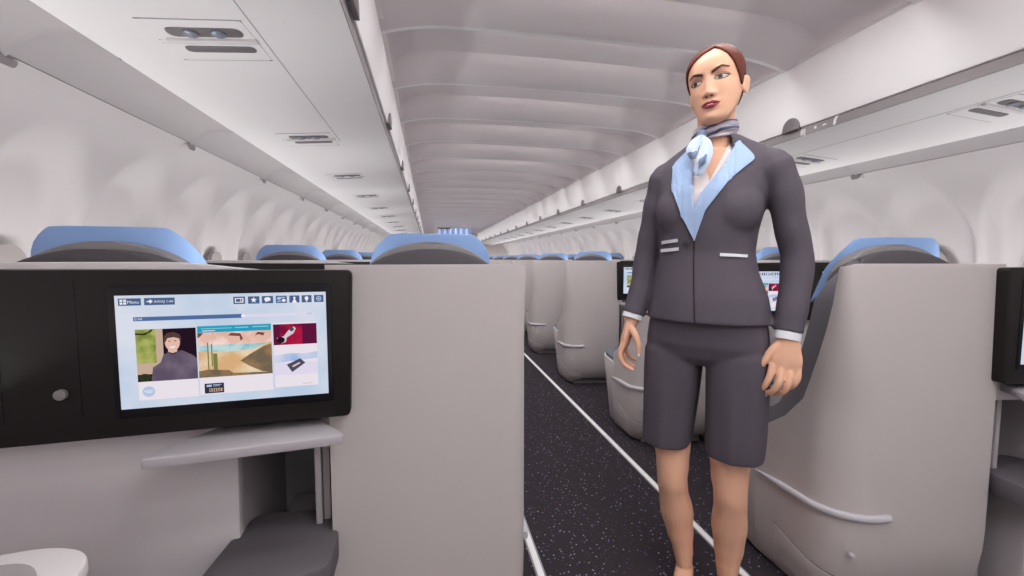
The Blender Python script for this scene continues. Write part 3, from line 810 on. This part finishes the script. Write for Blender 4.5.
def tube(pts, rad, n=20, bm=None, sub=6, up=Vector((0, 1, 0)), round_ends=True):
    """tapered limb; rad a number or (across, along up)"""
    P, R = cr_path(pts, rad, sub); rings = []
    N = len(P)
    def fr(i):
        t = (P[min(i+1, N-1)]-P[max(i-1, 0)]).normalized(); a = up.cross(t).normalized(); b = t.cross(a).normalized(); return t, a, b
    def rg(c, a, b, ra, rb): return [c+a*math.cos(2*PI*k/n)*ra+b*math.sin(2*PI*k/n)*rb for k in range(n)]
    if round_ends:
        t, a, b = fr(0); r = R[0] if isinstance(R[0], tuple) else (R[0], R[0]); m = min(r)
        for q in (85, 60, 30): rings.append(rg(P[0]-t*m*math.sin(math.radians(q)), a, b, r[0]*math.cos(math.radians(q)), r[1]*math.cos(math.radians(q))))
    for i in range(N):
        t, a, b = fr(i); r = R[i] if isinstance(R[i], tuple) else (R[i], R[i])
        rings.append(rg(P[i], a, b, r[0], r[1]))
    if round_ends:
        t, a, b = fr(N-1); r = R[-1] if isinstance(R[-1], tuple) else (R[-1], R[-1]); m = min(r)
        for q in (30, 60, 85): rings.append(rg(P[-1]+t*m*math.sin(math.radians(q)), a, b, r[0]*math.cos(math.radians(q)), r[1]*math.cos(math.radians(q))))
    return loft(rings, bm)

def ball(c, r, bm=None, seg=20, rot=None):
    b = bmesh.new(); bmesh.ops.create_uvsphere(b, u_segments=seg, v_segments=seg//2, radius=1)
    r = r if isinstance(r, tuple) else (r, r, r)
    for v in b.verts:
        p = Vector((v.co.x*r[0], v.co.y*r[1], v.co.z*r[2]))
        if rot is not None: p = rot @ p
        v.co = p+Vector(c)
    return join(bm, b)

# ---- head
HM = Matrix.Translation((.010, -.012, 1.6165)) @ Matrix.Rotation(math.radians(-16), 4, 'Z') @ Matrix.Rotation(math.radians(-5), 4, 'Y') @ Matrix.Rotation(math.radians(8), 4, 'X')
HW = [(-.118, .014), (-.112, .030), (-.103, .0405), (-.088, .0500), (-.065, .0590), (-.040, .0650), (-.015, .0690), (.010, .0710), (.035, .072), (.056, .069), (.074, .060), (.087, .047), (.096, .032), (.101, .012)]
HF = [(-.118, .064), (-.112, .078), (-.103, .0845), (-.088, .0850), (-.065, .0865), (-.040, .0870), (-.015, .0870), (.010, .0885), (.035, .0895), (.056, .083), (.074, .068), (.087, .050), (.096, .032), (.101, .010)]
HB = [(-.118, .045), (-.112, .030), (-.103, .012), (-.088, -.012), (-.065, -.040), (-.040, -.064), (-.015, -.082), (.010, -.093), (.035, -.098), (.056, -.092), (.074, -.078), (.087, -.058), (.096, -.038), (.101, -.012)]
def gs(d, s): return math.exp(-(d/s)**2)
def face_add(x, z):
    a = 0
    # nose
    br = max(0, min(1, (z+.042)/.052)); ztip = -.034
    if z > -.047:
        prof = lerp_table([(-.050, 0), (-.045, .008), (-.040, .0150), (-.034, .0165), (-.022, .0115), (-.008, .0070), (.006, .0038), (.016, .0012), (.024, 0)], z)
        wd = lerp_table([(-.050, .013), (-.038, .0115), (-.026, .0100), (.006, .0085), (.02, .010)], z)
        a += prof*gs(x, wd)
    a += .0075*(gs(x-.0125, .0055)+gs(x+.0125, .0055))*gs(z+.040, .0065)
    # sockets
    for s in (-1, 1):
        a -= .0075*gs(x-s*.031, .0165)*gs(z-.004, .0105)
        a -= .004*gs(x-s*.016, .007)*gs(z-.006, .010)
        a += .0030*gs(x-s*.031, .020)*gs(z-.022, .007)
        a += .0040*gs(x-s*.043, .018)*gs(z+.026, .018)
        a -= .0008*gs(x-s*.040, .012)*gs(z+.055, .014)
        a += .0055*gs(x-s*.031, .0115)*gs(z-.001, .0070)      # eyeball under the lids
    # lips
    a += .0050*gs(x, .020)*gs(z+.0615, .0045)+.0060*gs(x, .016)*gs(z+.0730, .0050)+.003*gs(x, .022)*gs(z+.067, .013)
    a -= .0045*gs(x, .021)*gs(z+.0672, .0018)
    a -= .0015*gs(x, .003)*gs(z+.054, .006)
    a -= .0025*gs(x, .016)*gs(z+.0845, .005)
    a += .0040*gs(x, .014)*gs(z+.101, .009)
    return a
def head_pt(az, z, grow=0):
    W, F, B = smooth_table(HW, z)+grow, smooth_table(HF, z)+grow, smooth_table(HB, z)-grow
    c = (F+B)/2; h = (F-B)/2
    e = 2.25 if z > 0 else 2.1
    s, co = math.sin(az), math.cos(az)
    x = math.copysign(abs(s)**(2/e), s)*W; f = math.copysign(abs(co)**(2/e), co)
    # widest a little behind the middle
    y = c+f*h
    if co > 0 and grow == 0 or (co > .35 and grow > 0): y += face_add(x, z)*min(1, co*2.2)
    return Vector((x, -y, z))
def head_bm(grow=0, nz=110, na=150, zmin=-.118, mask=None):
    b = bmesh.new(); Z = [zmin+(.101-zmin)*(1-math.cos(PI*j/(nz-1)))/2*1 for j in range(nz)]
    V = [[b.verts.new(head_pt(2*PI*i/na, z, grow) + Vector((0, 0, grow*max(0, z/.101)**3))) for i in range(na)] for z in Z]
    for j in range(nz-1):
        for i in range(na):
            k = (i+1) % na
            if mask and not mask(2*PI*(i+.5)/na, (Z[j]+Z[j+1])/2): continue
            b.faces.new((V[j][i], V[j][k], V[j+1][k], V[j+1][i]))
    if not mask:
        b.faces.new(V[0][::-1]); b.faces.new(V[-1])
    bmesh.ops.recalc_face_normals(b, faces=b.faces)
    return b

body = head_bm()
# ears
for s in (-1, 1):
    rot = Matrix.Rotation(s*math.radians(-22), 3, 'Z') @ Matrix.Rotation(math.radians(-8), 3, 'X')
    e = ball((s*.0755, .010, -.022), (.0050, .015, .027), rot=rot)
    e = ball((s*.0785, .016, -.012), (.0060, .011, .016), bm=e, rot=rot)
    body = join(body, e)
body.transform(HM)
# neck and torso under the clothes
body = tube([(.008, .030, 1.36), (.010, .022, 1.44), (.012, .012, 1.50), (.012, .004, 1.565)], [(.062, .060), (.054, .053), (.052, .053), (.052, .056)], 28, body)
TS = [(.86, -.145, .150, .080, .090), (.95, -.140, .146, .085, .092), (1.06, -.134, .126, .092, .088), (1.12, -.128, .118, .088, .082), (1.18, -.130, .124, .096, .083), (1.24, -.138, .136, .106, .086),
      (1.30, -.140, .146, .098, .088), (1.35, -.142, .152, .080, .084), (1.38, -.135, .155, .066, .076), (1.405, -.105, .130, .056, .066), (1.425, -.065, .085, .050, .058)]
body = loft([sect((a+c)/2, .012, z, (c-a)/2, f, k) for z, a, c, f, k in TS], body)
# arms
RA = [(.160, -.012, 1.372), (.192, -.012, 1.30), (.212, -.006, 1.20), (.236, .0, 1.095), (.226, -.030, .98), (.210, -.052, .885)]
LA = [(-.128, .036, 1.365), (-.150, .042, 1.29), (-.172, .050, 1.19), (-.190, .055, 1.10), (-.203, .040, 1.0), (-.226, .012, .895)]
AR = [.040, .038, .034, .032, .030, (.026, .020)]
AR = [(r, r) if not isinstance(r, tuple) else r for r in AR]
body = tube(RA, AR, 20, body); body = tube(LA, AR, 20, body)
# right-of-picture hand: back of the hand to the viewer, fingers curled in
def finger(pts, r0, r1, bm):
    n = len(pts); return tube(pts, [r0+(r1-r0)*i/(n-1) for i in range(n)], 10, bm, sub=4)
body = tube([(.212, -.055, .885), (.211, -.060, .855), (.208, -.066, .820), (.205, -.068, .782)], [(.027, .020), (.033, .019), (.040, .018), (.040, .016)], 20, body)
H1 = [([(.176, -.072, .802), (.168, -.083, .770), (.158, -.082, .744), (.147, -.068, .724)], .0104, .0076),
      ([(.196, -.074, .798), (.191, -.089, .762), (.180, -.086, .735), (.165, -.066, .719)], .0108, .0078),
      ([(.217, -.072, .798), (.214, -.086, .762), (.204, -.083, .734), (.188, -.063, .719)], .0104, .0076),
      ([(.236, -.066, .804), (.236, -.076, .774), (.226, -.074, .750), (.211, -.057, .734)], .0094, .0068)]
for p, a, c in H1: body = finger(p, a, c, body)
body = finger([(.190, -.062, .860), (.170, -.070, .838), (.155, -.076, .812), (.141, -.072, .788)], .0135, .0078, body)
# left-of-picture hand: thumb side to the viewer, open curl
body = tube([(-.224, .014, .895), (-.232, .012, .868), (-.242, .012, .835), (-.248, .012, .808)], [(.022, .024), (.019, .032), (.0165, .038), (.015, .038)], 20, body)
H2 = [([(-.247, -.018, .815), (-.256, -.024, .780), (-.244, -.026, .752), (-.221, -.024, .737)], .0095, .0070),
      ([(-.249, .002, .812), (-.259, .000, .774), (-.245, -.003, .744), (-.217, -.006, .731)], .0100, .0074),
      ([(-.249, .023, .812), (-.257, .023, .776), (-.240, .019, .746), (-.214, .014, .735)], .0096, .0072),
      ([(-.246, .043, .818), (-.250, .045, .788), (-.235, .041, .764), (-.215, .036, .754)], .0086, .0064)]
for p, a, c in H2: body = finger(p, a, c, body)
body = finger([(-.222, -.008, .868), (-.206, -.024, .848), (-.196, -.032, .822), (-.194, -.034, .795)], .0135, .0078, body)
# legs
LLEG = [(-.088, .030, .88), (-.094, .026, .70), (-.088, .014, .52), (-.084, .000, .44), (-.083, -.008, .385), (-.078, .002, .335), (-.068, .014, .27), (-.056, .018, .20), (-.046, .016, .145), (-.040, .012, .10)]
LLR = [(.070, .080), (.066, .074), (.058, .062), (.051, .054), (.0465, .051), (.046, .050), (.0515, .054), (.042, .045), (.0320, .037), (.0260, .032)]
RLEG = [(.088, .005, .88), (.094, -.005, .70), (.084, -.012, .52), (.082, -.018, .44), (.085, -.026, .385), (.087, -.016, .335), (.087, -.004, .27), (.088, .002, .20), (.087, .0, .145), (.086, -.004, .10)]
RLR = [(.070, .080), (.066, .074), (.060, .064), (.053, .056), (.0475, .052), (.047, .051), (.0515, .054), (.044, .047), (.0350, .039), (.0290, .034)]
body = tube(LLEG, LLR, 24, body); body = tube(RLEG, RLR, 24, body)
for sx, (x, y) in ((-1, (-.040, .012)), (1, (.086, -.004))):
    body = tube([(x+.003, y+.022, .078), (x+.002, y+.008, .074), (x-.002, y-.045, .052), (x-.006, y-.095, .032), (x-.008, y-.150, .022)], [(.022, .026), (.027, .030), (.030, .026), (.036, .018), (.024, .013)], 20, body, up=Vector((0, 0, 1)))
body = baked(body, [('REMESH', dict(mode='VOXEL', voxel_size=.0027)), ('SMOOTH', dict(factor=.5, iterations=2))])
BV = BVHTree.FromBMesh(body)

PX, PY, PR = .128, 1.163, math.radians(-35.9)
woman = empty('person', (PX, PY, 0), PR)
tag(woman, 'woman in charcoal suit jacket and knee-length shorts with blue lapels, standing in the aisle', 'person')
bo = finish('body', body, M['skin'], woman, angle=180)

def patch(polys, bvh, mt, name, parent, off=.0015, th=.0015, es=.006, xf=None, d=Vector((0, 1, 0)), start=-.6, mirror_fix=False, sm=0, depth=None):
    """a thin piece lying on a surface: 2-D outline (x, z) dropped along d on the surface"""
    b = bmesh.new()
    for poly in polys:
        vs = [b.verts.new((p[0], 0, p[1])) for p in poly]; b.faces.new(vs)
    bmesh.ops.triangulate(b, faces=b.faces[:])
    for _ in range(7):
        L = [e for e in b.edges if e.calc_length() > es]
        if not L: break
        bmesh.ops.subdivide_edges(b, edges=L, cuts=1, use_grid_fill=False)
        bmesh.ops.triangulate(b, faces=[f for f in b.faces if len(f.verts) > 3])
    if xf is None: xf = Matrix.Identity(4)
    dd = (xf.to_3x3() @ d).normalized(); kill = []
    nrm = {}
    for v in b.verts:
        o = xf @ Vector((v.co.x, start, v.co.z))
        loc, n, i, ds = bvh.ray_cast(o, dd)
        if loc is None: kill.append(v); continue
        v.co = loc-dd*off
    bmesh.ops.delete(b, geom=kill, context='VERTS')
    if sm: 
        for _ in range(sm): bmesh.ops.smooth_vert(b, verts=b.verts, factor=.5, use_axis_x=False, use_axis_y=True, use_axis_z=False)
    for f in b.faces:
        f.normal_update()
        if f.normal.dot(dd) > 0: f.normal_flip()
    b = baked(b, [('SOLIDIFY', dict(thickness=th, offset=1))])
    return finish(name, b, mt, parent, angle=50)

# ---- face details, parts of the body
XH = HM
def fpatch(name, poly, m, off=.0004, th=.0006, es=.0022, parent=None, n=3, rd=0):
    return patch([rounded(poly, rd, n)] if rd else [poly], BV, m, name, parent or bo, off=off, th=th, es=es, xf=XH, start=-.3)
# lips (head-local x, z)
up = [(1.15*a, c) for a, c in [(-.0235, -.0672), (-.015, -.0622), (-.006, -.0582), (0, -.0598), (.006, -.0582), (.015, -.0622), (.0235, -.0672), (.012, -.0666), (0, -.0672), (-.012, -.0666)]]
lo = [(1.15*a, c) for a, c in [(-.0225, -.0678), (-.012, -.0690), (0, -.0688), (.012, -.0690), (.0225, -.0678), (.016, -.0740), (.008, -.0775), (0, -.0783), (-.008, -.0775), (-.016, -.0740)]]
fpatch('upper_lip', up, M['face_lip']); fpatch('lower_lip', lo, M['face_lip'])
fpatch('mouth_line', [(-.0225, -.0674), (-.012, -.0664), (0, -.0670), (.012, -.0664), (.0225, -.0674), (.012, -.0694), (0, -.0692), (-.012, -.0694)], M['lip_gap'], off=.0002, th=.0006)
fpatch('teeth', [(-.009, -.0675), (.009, -.0675), (.007, -.0688), (-.007, -.0688)], M['teeth'], off=.0006, th=.0004)
for s in (-1, 1):
    f = lambda P: [(s*x, z) for x, z in P]
    cx = .0325
    lid = f([(cx-.019, -.001), (cx-.014, .0075), (cx-.004, .0125), (cx+.008, .0125), (cx+.018, .0075), (cx+.0215, .0020), (cx+.012, -.0065), (cx, -.0080), (cx-.012, -.0060)])
    fpatch('eyelid', lid, M['lid'], off=.0002, th=.0004)
    alm = [(cx-.0165, -.0025), (cx-.010, .0025), (cx, .0055), (cx+.009, .0045), (cx+.0175, .0005), (cx+.010, -.0040), (cx, -.0055), (cx-.010, -.0048)]
    e = fpatch('eye', f(alm), M['eyewhite'], off=.0008, th=.0005)
    gx = cx+(-.0010 if s > 0 else .0035)*1
    def dc(r, ax=gx, az=-.0002): return [(s*(ax)+r*math.cos(2*PI*k/18), az+r*math.sin(2*PI*k/18)) for k in range(18)]
    gx2 = abs(gx)
    fpatch('iris', [(p[0], max(-.0050, min(.0048, p[1]))) for p in dc(.0056)], M['iris'], off=.0015, th=.0004, es=.0015)
    fpatch('pupil', dc(.0024), M['lash'], off=.0021, th=.0003, es=.0015)
    fpatch('eyelash', f([(cx-.0175, -.0030), (cx-.010, .0036), (cx, .0068), (cx+.009, .0060), (cx+.0185, .0018), (cx+.0215, .0030), (cx+.0180, -.0002), (cx+.009, .0040), (cx, .0048), (cx-.010, .0018)]), M['lash'], off=.0014, th=.0008)
    fpatch('eyelash', f([(cx-.010, -.0050), (cx, -.0058), (cx+.010, -.0043), (cx+.0165, -.0006), (cx+.0175, -.0012), (cx+.0105, -.0054), (cx, -.0068), (cx-.010, -.0058)]), M['lash'], off=.0010, th=.0005)
    if s > 0: br = [(.011, .0125), (.012, .0190), (.024, .0240), (.038, .0285), (.054, .0225), (.0525, .0205), (.038, .0235), (.025, .0178)]
    else: br = [(.011, .0130), (.012, .0190), (.024, .0236), (.038, .0262), (.054, .0205), (.0525, .0185), (.038, .0214), (.025, .0172)]
    fpatch('eyebrow', f(br), M['brow'], off=.0008, th=.0012)
    fpatch('nostril', [(s*.0075+.0030*math.cos(2*PI*k/12), -.0462+.0020*math.sin(2*PI*k/12)) for k in range(12)], M['lip_gap'], off=.0001, th=.0004, es=.0015)

# ---- hair
def hmask(az, z):
    a = math.degrees(az); a = a if a <= 180 else a-360          # + is picture right
    part = 16
    if a >= part: lim = lerp_table([(part, .089), (28, .078), (42, .060), (56, .034), (68, .004), (78, -.020), (84, -.026), (90, .010), (105, .008), (115, -.040), (125, -.072), (180, -.076)], a)
    else: lim = lerp_table([(-180, -.076), (-125, -.072), (-115, -.040), (-105, .008), (-92, .014), (-86, -.010), (-76, .004), (-62, .026), (-45, .046), (-28, .062), (-8, .077), (part, .089)], a)
    return z > lim
hb = head_bm(grow=.0055, nz=150, na=240, mask=hmask)
bmesh.ops.delete(hb, geom=[v for v in hb.verts if not v.link_faces], context='VERTS')
top = ball((0, .012, .086), (.042, .052, .0215)); hb.transform(HM)
hb = baked(hb, [('SMOOTH', dict(factor=.5, iterations=4)), ('SOLIDIFY', dict(thickness=.008, offset=-1))])
top.transform(HM); hb = join(hb, top)
ho = finish('hair', hb, M['hair'], woman, angle=180)
b = ball((0, .120, .010), (.036, .030, .034)); b.transform(HM)
finish('hair_bun', b, M['hair'], ho, angle=180)

# ---- jacket
JS = [(.909, -.176, .184, .128, .128), (.985, -.163, .170, .122, .125), (1.06, -.150, .142, .108, .105), (1.12, -.142, .131, .101, .096), (1.18, -.143, .137, .108, .096), (1.24, -.150, .150, .114, .098),
      (1.30, -.155, .160, .112, .100), (1.345, -.156, .166, .096, .096), (1.385, -.150, .170, .080, .088), (1.408, -.136, .166, .068, .080), (1.428, -.108, .142, .060, .072), (1.448, -.076, .106, .056, .064), (1.466, -.054, .080, .052, .058)]
jk = loft([sect((a+c)/2+.0, .012, z, (c-a)/2, f, k) for z, a, c, f, k in JS])
for dx in (-.072, .072):
    c = Vector((.004, .012, 1.246))+AX*dx+FR*.050; jk = ball(c, (.076, .060, .086), jk, 28)
def grow(R, k): return [(a+k, c+k) for a, c in R]
SR = [(.054, .060), (.047, .052), (.042, .046), (.042, .044), (.040, .040), (.037, .034)]
RJ = [(.158, -.012, 1.366), (.190, -.012, 1.30), (.212, -.006, 1.20), (.234, .0, 1.095), (.224, -.030, .98), (.212, -.050, .893)]
LJ = [(-.126, .036, 1.360), (-.148, .042, 1.29), (-.170, .050, 1.19), (-.186, .055, 1.10), (-.199, .040, 1.0), (-.221, .014, .912)]
def sleeve(P, bm):
    Q, R = cr_path(P, SR, 7); rings = []
    for i in range(len(Q)):
        t = (Q[min(i+1, len(Q)-1)]-Q[max(i-1, 0)]).normalized(); a = Vector((0, 1, 0)).cross(t).normalized(); b_ = t.cross(a).normalized()
        wr = 1+.02*math.sin(i*.9)
        rings.append([Q[i]+a*math.cos(2*PI*k/28)*R[i][0]*wr+b_*math.sin(2*PI*k/28)*R[i][1]*wr for k in range(28)])
    bm = ball(P[0], (.050, .056, .050), bm, 24)
    return loft(rings, bm)
jk = sleeve(RJ, jk); jk = sleeve(LJ, jk)
jk = baked(jk, [('REMESH', dict(mode='VOXEL', voxel_size=.0042)), ('SMOOTH', dict(factor=.5, iterations=22))])
JV0 = BVHTree.FromBMesh(jk)
# open the V at the front
Vp = [(-.060, 1.50), (-.062, 1.42), (-.053, 1.36), (-.049, 1.27), (-.043, 1.215), (-.030, 1.262), (.020, 1.335), (.054, 1.395), (.056, 1.43), (.05, 1.50)]
def inside(x, z, P):
    c = False; j = len(P)-1
    for i in range(len(P)):
        if (P[i][1] > z) != (P[j][1] > z) and x < (P[j][0]-P[i][0])*(z-P[i][1])/(P[j][1]-P[i][1])+P[i][0]: c = not c
        j = i
    return c
bmesh.ops.delete(jk, geom=[f for f in jk.faces if f.calc_center_median().y < .0 and inside(f.calc_center_median().x, f.calc_center_median().z, Vp)], context='FACES')
jo = finish('jacket', jk, M['suit'], woman, angle=180)
lapL = [(-.062, 1.430), (-.104, 1.385), (-.101, 1.307), (-.072, 1.228), (-.036, 1.154), (-.040, 1.226), (-.045, 1.269), (-.046, 1.363), (-.054, 1.418)]
lapR = [(.074, 1.436), (.116, 1.381), (.054, 1.326), (-.008, 1.240), (-.035, 1.154), (-.039, 1.178), (-.040, 1.240), (-.024, 1.285), (.036, 1.366), (.062, 1.424)]
patch([rounded(lapL, [.004, .012, .01, .01, .002, .01, .01, .01, .004], 4)], JV0, M['lapel'], 'lapel', jo, off=.003, th=.004, es=.008, sm=8)
patch([rounded(lapR, [.004, .012, .01, .01, .002, .002, .01, .01, .01, .004], 4)], JV0, M['lapel'], 'lapel', jo, off=.003, th=.004, es=.008, sm=8)
patch([[(-.129, 1.156), (-.082, 1.161), (-.081, 1.151), (-.128, 1.146)]], JV0, M['flap'], 'pocket_flap', jo, off=.001, th=.004, es=.008)
patch([[(-.131, 1.131), (-.078, 1.135), (-.078, 1.125), (-.131, 1.121)]], JV0, M['flap'], 'pocket_flap', jo, off=.001, th=.004, es=.008)
patch([[(.033, 1.117), (.102, 1.112), (.102, 1.104), (.033, 1.108)]], JV0, M['flap'], 'pocket_flap', jo, off=.001, th=.004, es=.008)
patch([[(-.057+.008*math.cos(2*PI*k/16), 1.150+.008*math.sin(2*PI*k/16)) for k in range(16)]], JV0, M['button'], 'button', jo, off=.002, th=.004, es=.004)
patch([[(-.0375, 1.156), (-.0345, 1.156), (-.0335, 1.09), (-.031, 1.01), (-.026, .914), (-.029, .914), (-.034, 1.01), (-.0365, 1.09)]], JV0, M['lash'], 'front_seam', jo, off=.0006, th=.0012, es=.02)
# shirt front and cuffs
sh = [(-.070, 1.412), (-.022, 1.418), (-.001, 1.320), (.052, 1.440), (.084, 1.432), (.010, 1.280), (-.036, 1.180), (-.060, 1.22), (-.064, 1.298)]
patch([sh], BV, M['shirt'], 'shirt', woman, off=.004, th=.003, es=.008, sm=2)
def cuff(P, d):
    a, c = Vector(P[-2]), Vector(P[-1]); t = (c-a).normalized(); u = Vector((0, 1, 0)).cross(t).normalized(); v = t.cross(u).normalized()
    rings = []
    for k, r in ((-.02, .031), (d-.003, .0325), (d, .0320), (d, .0285)):
        rings.append([c+t*k+u*math.cos(2*PI*q/28)*r*1.05+v*math.sin(2*PI*q/28)*r*.92 for q in range(28)])
    return loft(rings)
finish('shirt_cuff', cuff(RJ, .020), M['flap'], jo); finish('shirt_cuff', cuff(LJ, .014), M['flap'], jo)
# scarf
def scarf(u, v):
    a = u*2*PI; tilt = .010*math.cos(a)+.012*math.sin(a)*-1
    zc = 1.482-.012*math.cos(a-PI/2)*0
    r = .0585+.006*math.sin(PI*v)+.0022*math.sin(v*PI*5+a*1.5)
    z = 1.455+v*.050+(.014*math.cos(a))+.004*math.sin(2*a)
    return (.010+r*math.cos(a), .016+r*math.sin(a)*1.02, z)
b = grid(scarf, 72, 18, closed_u=True); bmesh.ops.recalc_face_normals(b, faces=b.faces)
b = baked(b, [('SOLIDIFY', dict(thickness=.010, offset=-1)), ('SMOOTH', dict(factor=.4, iterations=2))])
so = finish('scarf', b, M['scarf'], woman, angle=180)
b = ball((-.026, -.050, 1.462), (.014, .013, .019), rot=Matrix.Rotation(.3, 3, 'Y')); finish('scarf_knot', b, M['tail2'], so, angle=180)
def ribbon(pts, wid, m, name, th=.004):
    P, R = cr_path(pts, wid, 6); rings = []
    for i in range(len(P)):
        t = (P[min(i+1, len(P)-1)]-P[max(i-1, 0)]).normalized(); a = Vector((0, -1, 0)).cross(t).normalized(); n = t.cross(a).normalized()
        w_ = R[i]
        rings.append([P[i]+a*(-w_)+n*.0, P[i]+a*(-w_*.5)+n*.005, P[i]+n*.008, P[i]+a*(w_*.5)+n*.005, P[i]+a*w_, P[i]+a*w_*.5-n*(th-.003), P[i]-n*(th-.004), P[i]-a*w_*.5-n*(th-.003)])
    return finish(name, loft(rings), m, so, angle=60)
ribbon([(-.028, -.060, 1.458), (-.040, -.078, 1.438), (-.048, -.092, 1.418), (-.050, -.098, 1.404)], [.008, .014, .016, .014], M['tail'], 'scarf_tail')
ribbon([(-.048, -.092, 1.412), (-.046, -.098, 1.400), (-.044, -.099, 1.388)], [.015, .013, .008], M['tail2'], 'scarf_fold')
ribbon([(-.024, -.060, 1.458), (-.014, -.078, 1.432), (-.012, -.092, 1.405), (-.018, -.104, 1.378), (-.030, -.108, 1.350), (-.036, -.108, 1.338)], [.008, .016, .019, .018, .014, .005], M['tail'], 'scarf_tail')
ribbon([(-.012, -.105, 1.392), (-.020, -.116, 1.376), (-.028, -.118, 1.358)], [.004, .010, .003], M['tail2'], 'scarf_fold')
# knee-length shorts
st = loft([sect(.002, .012, z, a, f, k, e=2.6) for z, a, f, k in [(.775, .165, .070, .080), (.80, .172, .092, .10), (.84, .177, .104, .112), (.90, .170, .104, .110), (.95, .150, .098, .10)]])
def legsec(cx, cy, z, a, bf, bb, cr):
    pts = sect(cx, cy, z, a, bf, bb, n=48, e=2.9); cr *= max(0, min(1, (.80-z)/.15))
    out = []
    for i, p in enumerate(pts):
        t = 2*PI*i/48; g = math.exp(-((t-PI/2)/.16)**2)*cr+math.exp(-((t-PI*1.5)/.16)**2)*cr
        out.append(p+FR*g*(1 if math.sin(t) > 0 else -1))
    return out
st = loft([legsec(c, y, z, a, f, k, .010) for z, c, y, a, f, k in [(.500, -.103, .014, .072, .082, .086), (.56, -.100, .018, .076, .086, .09), (.66, -.095, .024, .082, .090, .1), (.75, -.0915, .027, .086, .093, .10), (.81, -.090, .028, .086, .090, .10), (.87, -.084, .028, .070, .070, .08)]], st)
st = loft([legsec(c, y, z, a, f, k, .010) for z, c, y, a, f, k in [(.503, .094, -.012, .080, .086, .09), (.56, .095, -.008, .083, .092, .094), (.66, .096, .0, .085, .096, .1), (.75, .0945, -.003, .086, .093, .10), (.81, .092, -.004, .086, .090, .10), (.87, .086, -.004, .070, .070, .08)]], st)
st = baked(st, [('REMESH', dict(mode='VOXEL', voxel_size=.0042)), ('SMOOTH', dict(factor=.5, iterations=14))])
finish('shorts', st, M['suit2'], woman, angle=180)
# nails
for c, r in (((.1372, -.074, .7822), (.0052, .0045, .0062)), ((.1430, -.069, .7185), (.0056, .0050, .0056)), ((.162, -.067, .7135), (.0052, .0048, .0050)), ((-.1935, -.0385, .788), (.0040, .0040, .0065)), ((-.214, -.026, .7345), (.0050, .0040, .0035))):
    finish('fingernail', ball(c, r, seg=12), M['nail'], bo, angle=180)
# court shoes
for x, y in ((-.040, .012), (.086, -.004)):
    s = tube([(x, y+.048, .060), (x, y+.020, .050), (x-.004, y-.045, .034), (x-.008, y-.095, .020), (x-.012, y-.165, .015)], [(.020, .030), (.031, .034), (.032, .022), (.039, .017), (.020, .011)], 24, None, up=Vector((0, 0, 1)))
    s = baked(s, [('REMESH', dict(mode='VOXEL', voxel_size=.003))])
    # open the top of the shoe
    bmesh.ops.delete(s, geom=[f for f in s.faces if f.calc_center_median().z > lerp_table([(y-.2, .09), (y-.09, .040), (y-.06, .046), (y+.02, .070), (y+.06, .086)], f.calc_center_median().y)+.004 and f.normal.z > -.2], context='FACES')
    sho = finish('shoe', s, M['shoe'], woman, angle=180)
    h = loft([[Vector((x+r*math.cos(2*PI*k/14), y+.050+o+r*1.1*math.sin(2*PI*k/14), z)) for k in range(14)] for z, r, o in ((.0, .0065, .012), (.02, .007, .008), (.045, .013, .0), (.062, .021, -.006))])
    finish('heel', h, M['shoe'], sho)

# ------------------------------------------------------------------ lights
def area(name, loc, rot, sx, sy, power, c=(.96, .99, .985), spread=180):
    l = bpy.data.lights.new(name, 'AREA'); l.shape = 'RECTANGLE'; l.size = sx; l.size_y = sy; l.energy = power; l.color = c; l.spread = math.radians(spread)
    o = bpy.data.objects.new(name, l); col.objects.link(o); o.location = loc; o.rotation_euler = rot
    return o
k = int((Y0-R0)/RP)
while R0+k*RP < Y1-.3:
    y = R0+k*RP
    if y > Y0+.1:
        area('ceiling_fill_light', (0, y+.022, 2.035), (0, 0, 0), 1.0, .02, 5.6)  # unseen lamp added behind each rib to light the cabin from above
    k += 1
for s in (-1, 1):
    # added fill, hidden beside the seats, brightening walls and bin undersides from below
    area('ledge_fill_light', (s*1.66, (Y0+Y1)/2, .76), (PI, s*math.radians(28), 0), .14, Y1-Y0-.4, 82)
area('rear_fill_light', (0, Y0+.05, .95), (PI/2+math.radians(14), 0, 0), 3.2, 1.4, 13)  # added fill behind the camera, brightening the surfaces that face it
w = bpy.data.worlds.new('world'); C.world = w; w.use_nodes = True
w.node_tree.nodes['Background'].inputs['Color'].default_value = (.9, .86, .87, 1); w.node_tree.nodes['Background'].inputs['Strength'].default_value = .3

for sg, O, ang, pitch in ((-1, (-.484, 1.03), math.radians(4.9), 1.21), (1, (.416, .955), math.radians(-8.0), 1.22)):
    for k in range(NROW):
        # added fill hidden behind each console top, shining up to lift the ceiling
        x, y = sg*.575, .10
        c, s_ = math.cos(ang), math.sin(ang)
        area('console_fill_light', (O[0]+x*c-y*s_, O[1]+k*pitch+x*s_+y*c, 1.03), (PI, 0, ang), .22, .05, .7)

# ------------------------------------------------------------------ camera
cam = bpy.data.cameras.new('camera'); co = bpy.data.objects.new('camera', cam); col.objects.link(co)
co.location = (-.714, 0, 1.1)
FPX = 420.0
yaw = math.atan(82/FPX); pit = math.atan(29/FPX)
co.rotation_euler = (PI/2-pit, 0, -yaw)
cam.sensor_width = 36; cam.lens = FPX/1024*36; cam.clip_start = .02
C.camera = co
C.view_settings.view_transform = 'Standard'; C.view_settings.look = 'None'; C.view_settings.gamma = 1; C.view_settings.use_curve_mapping = False
C.view_settings.exposure = 0.1
C.cycles.use_denoising = True
C.cycles.max_bounces = 10; C.cycles.diffuse_bounces = 6
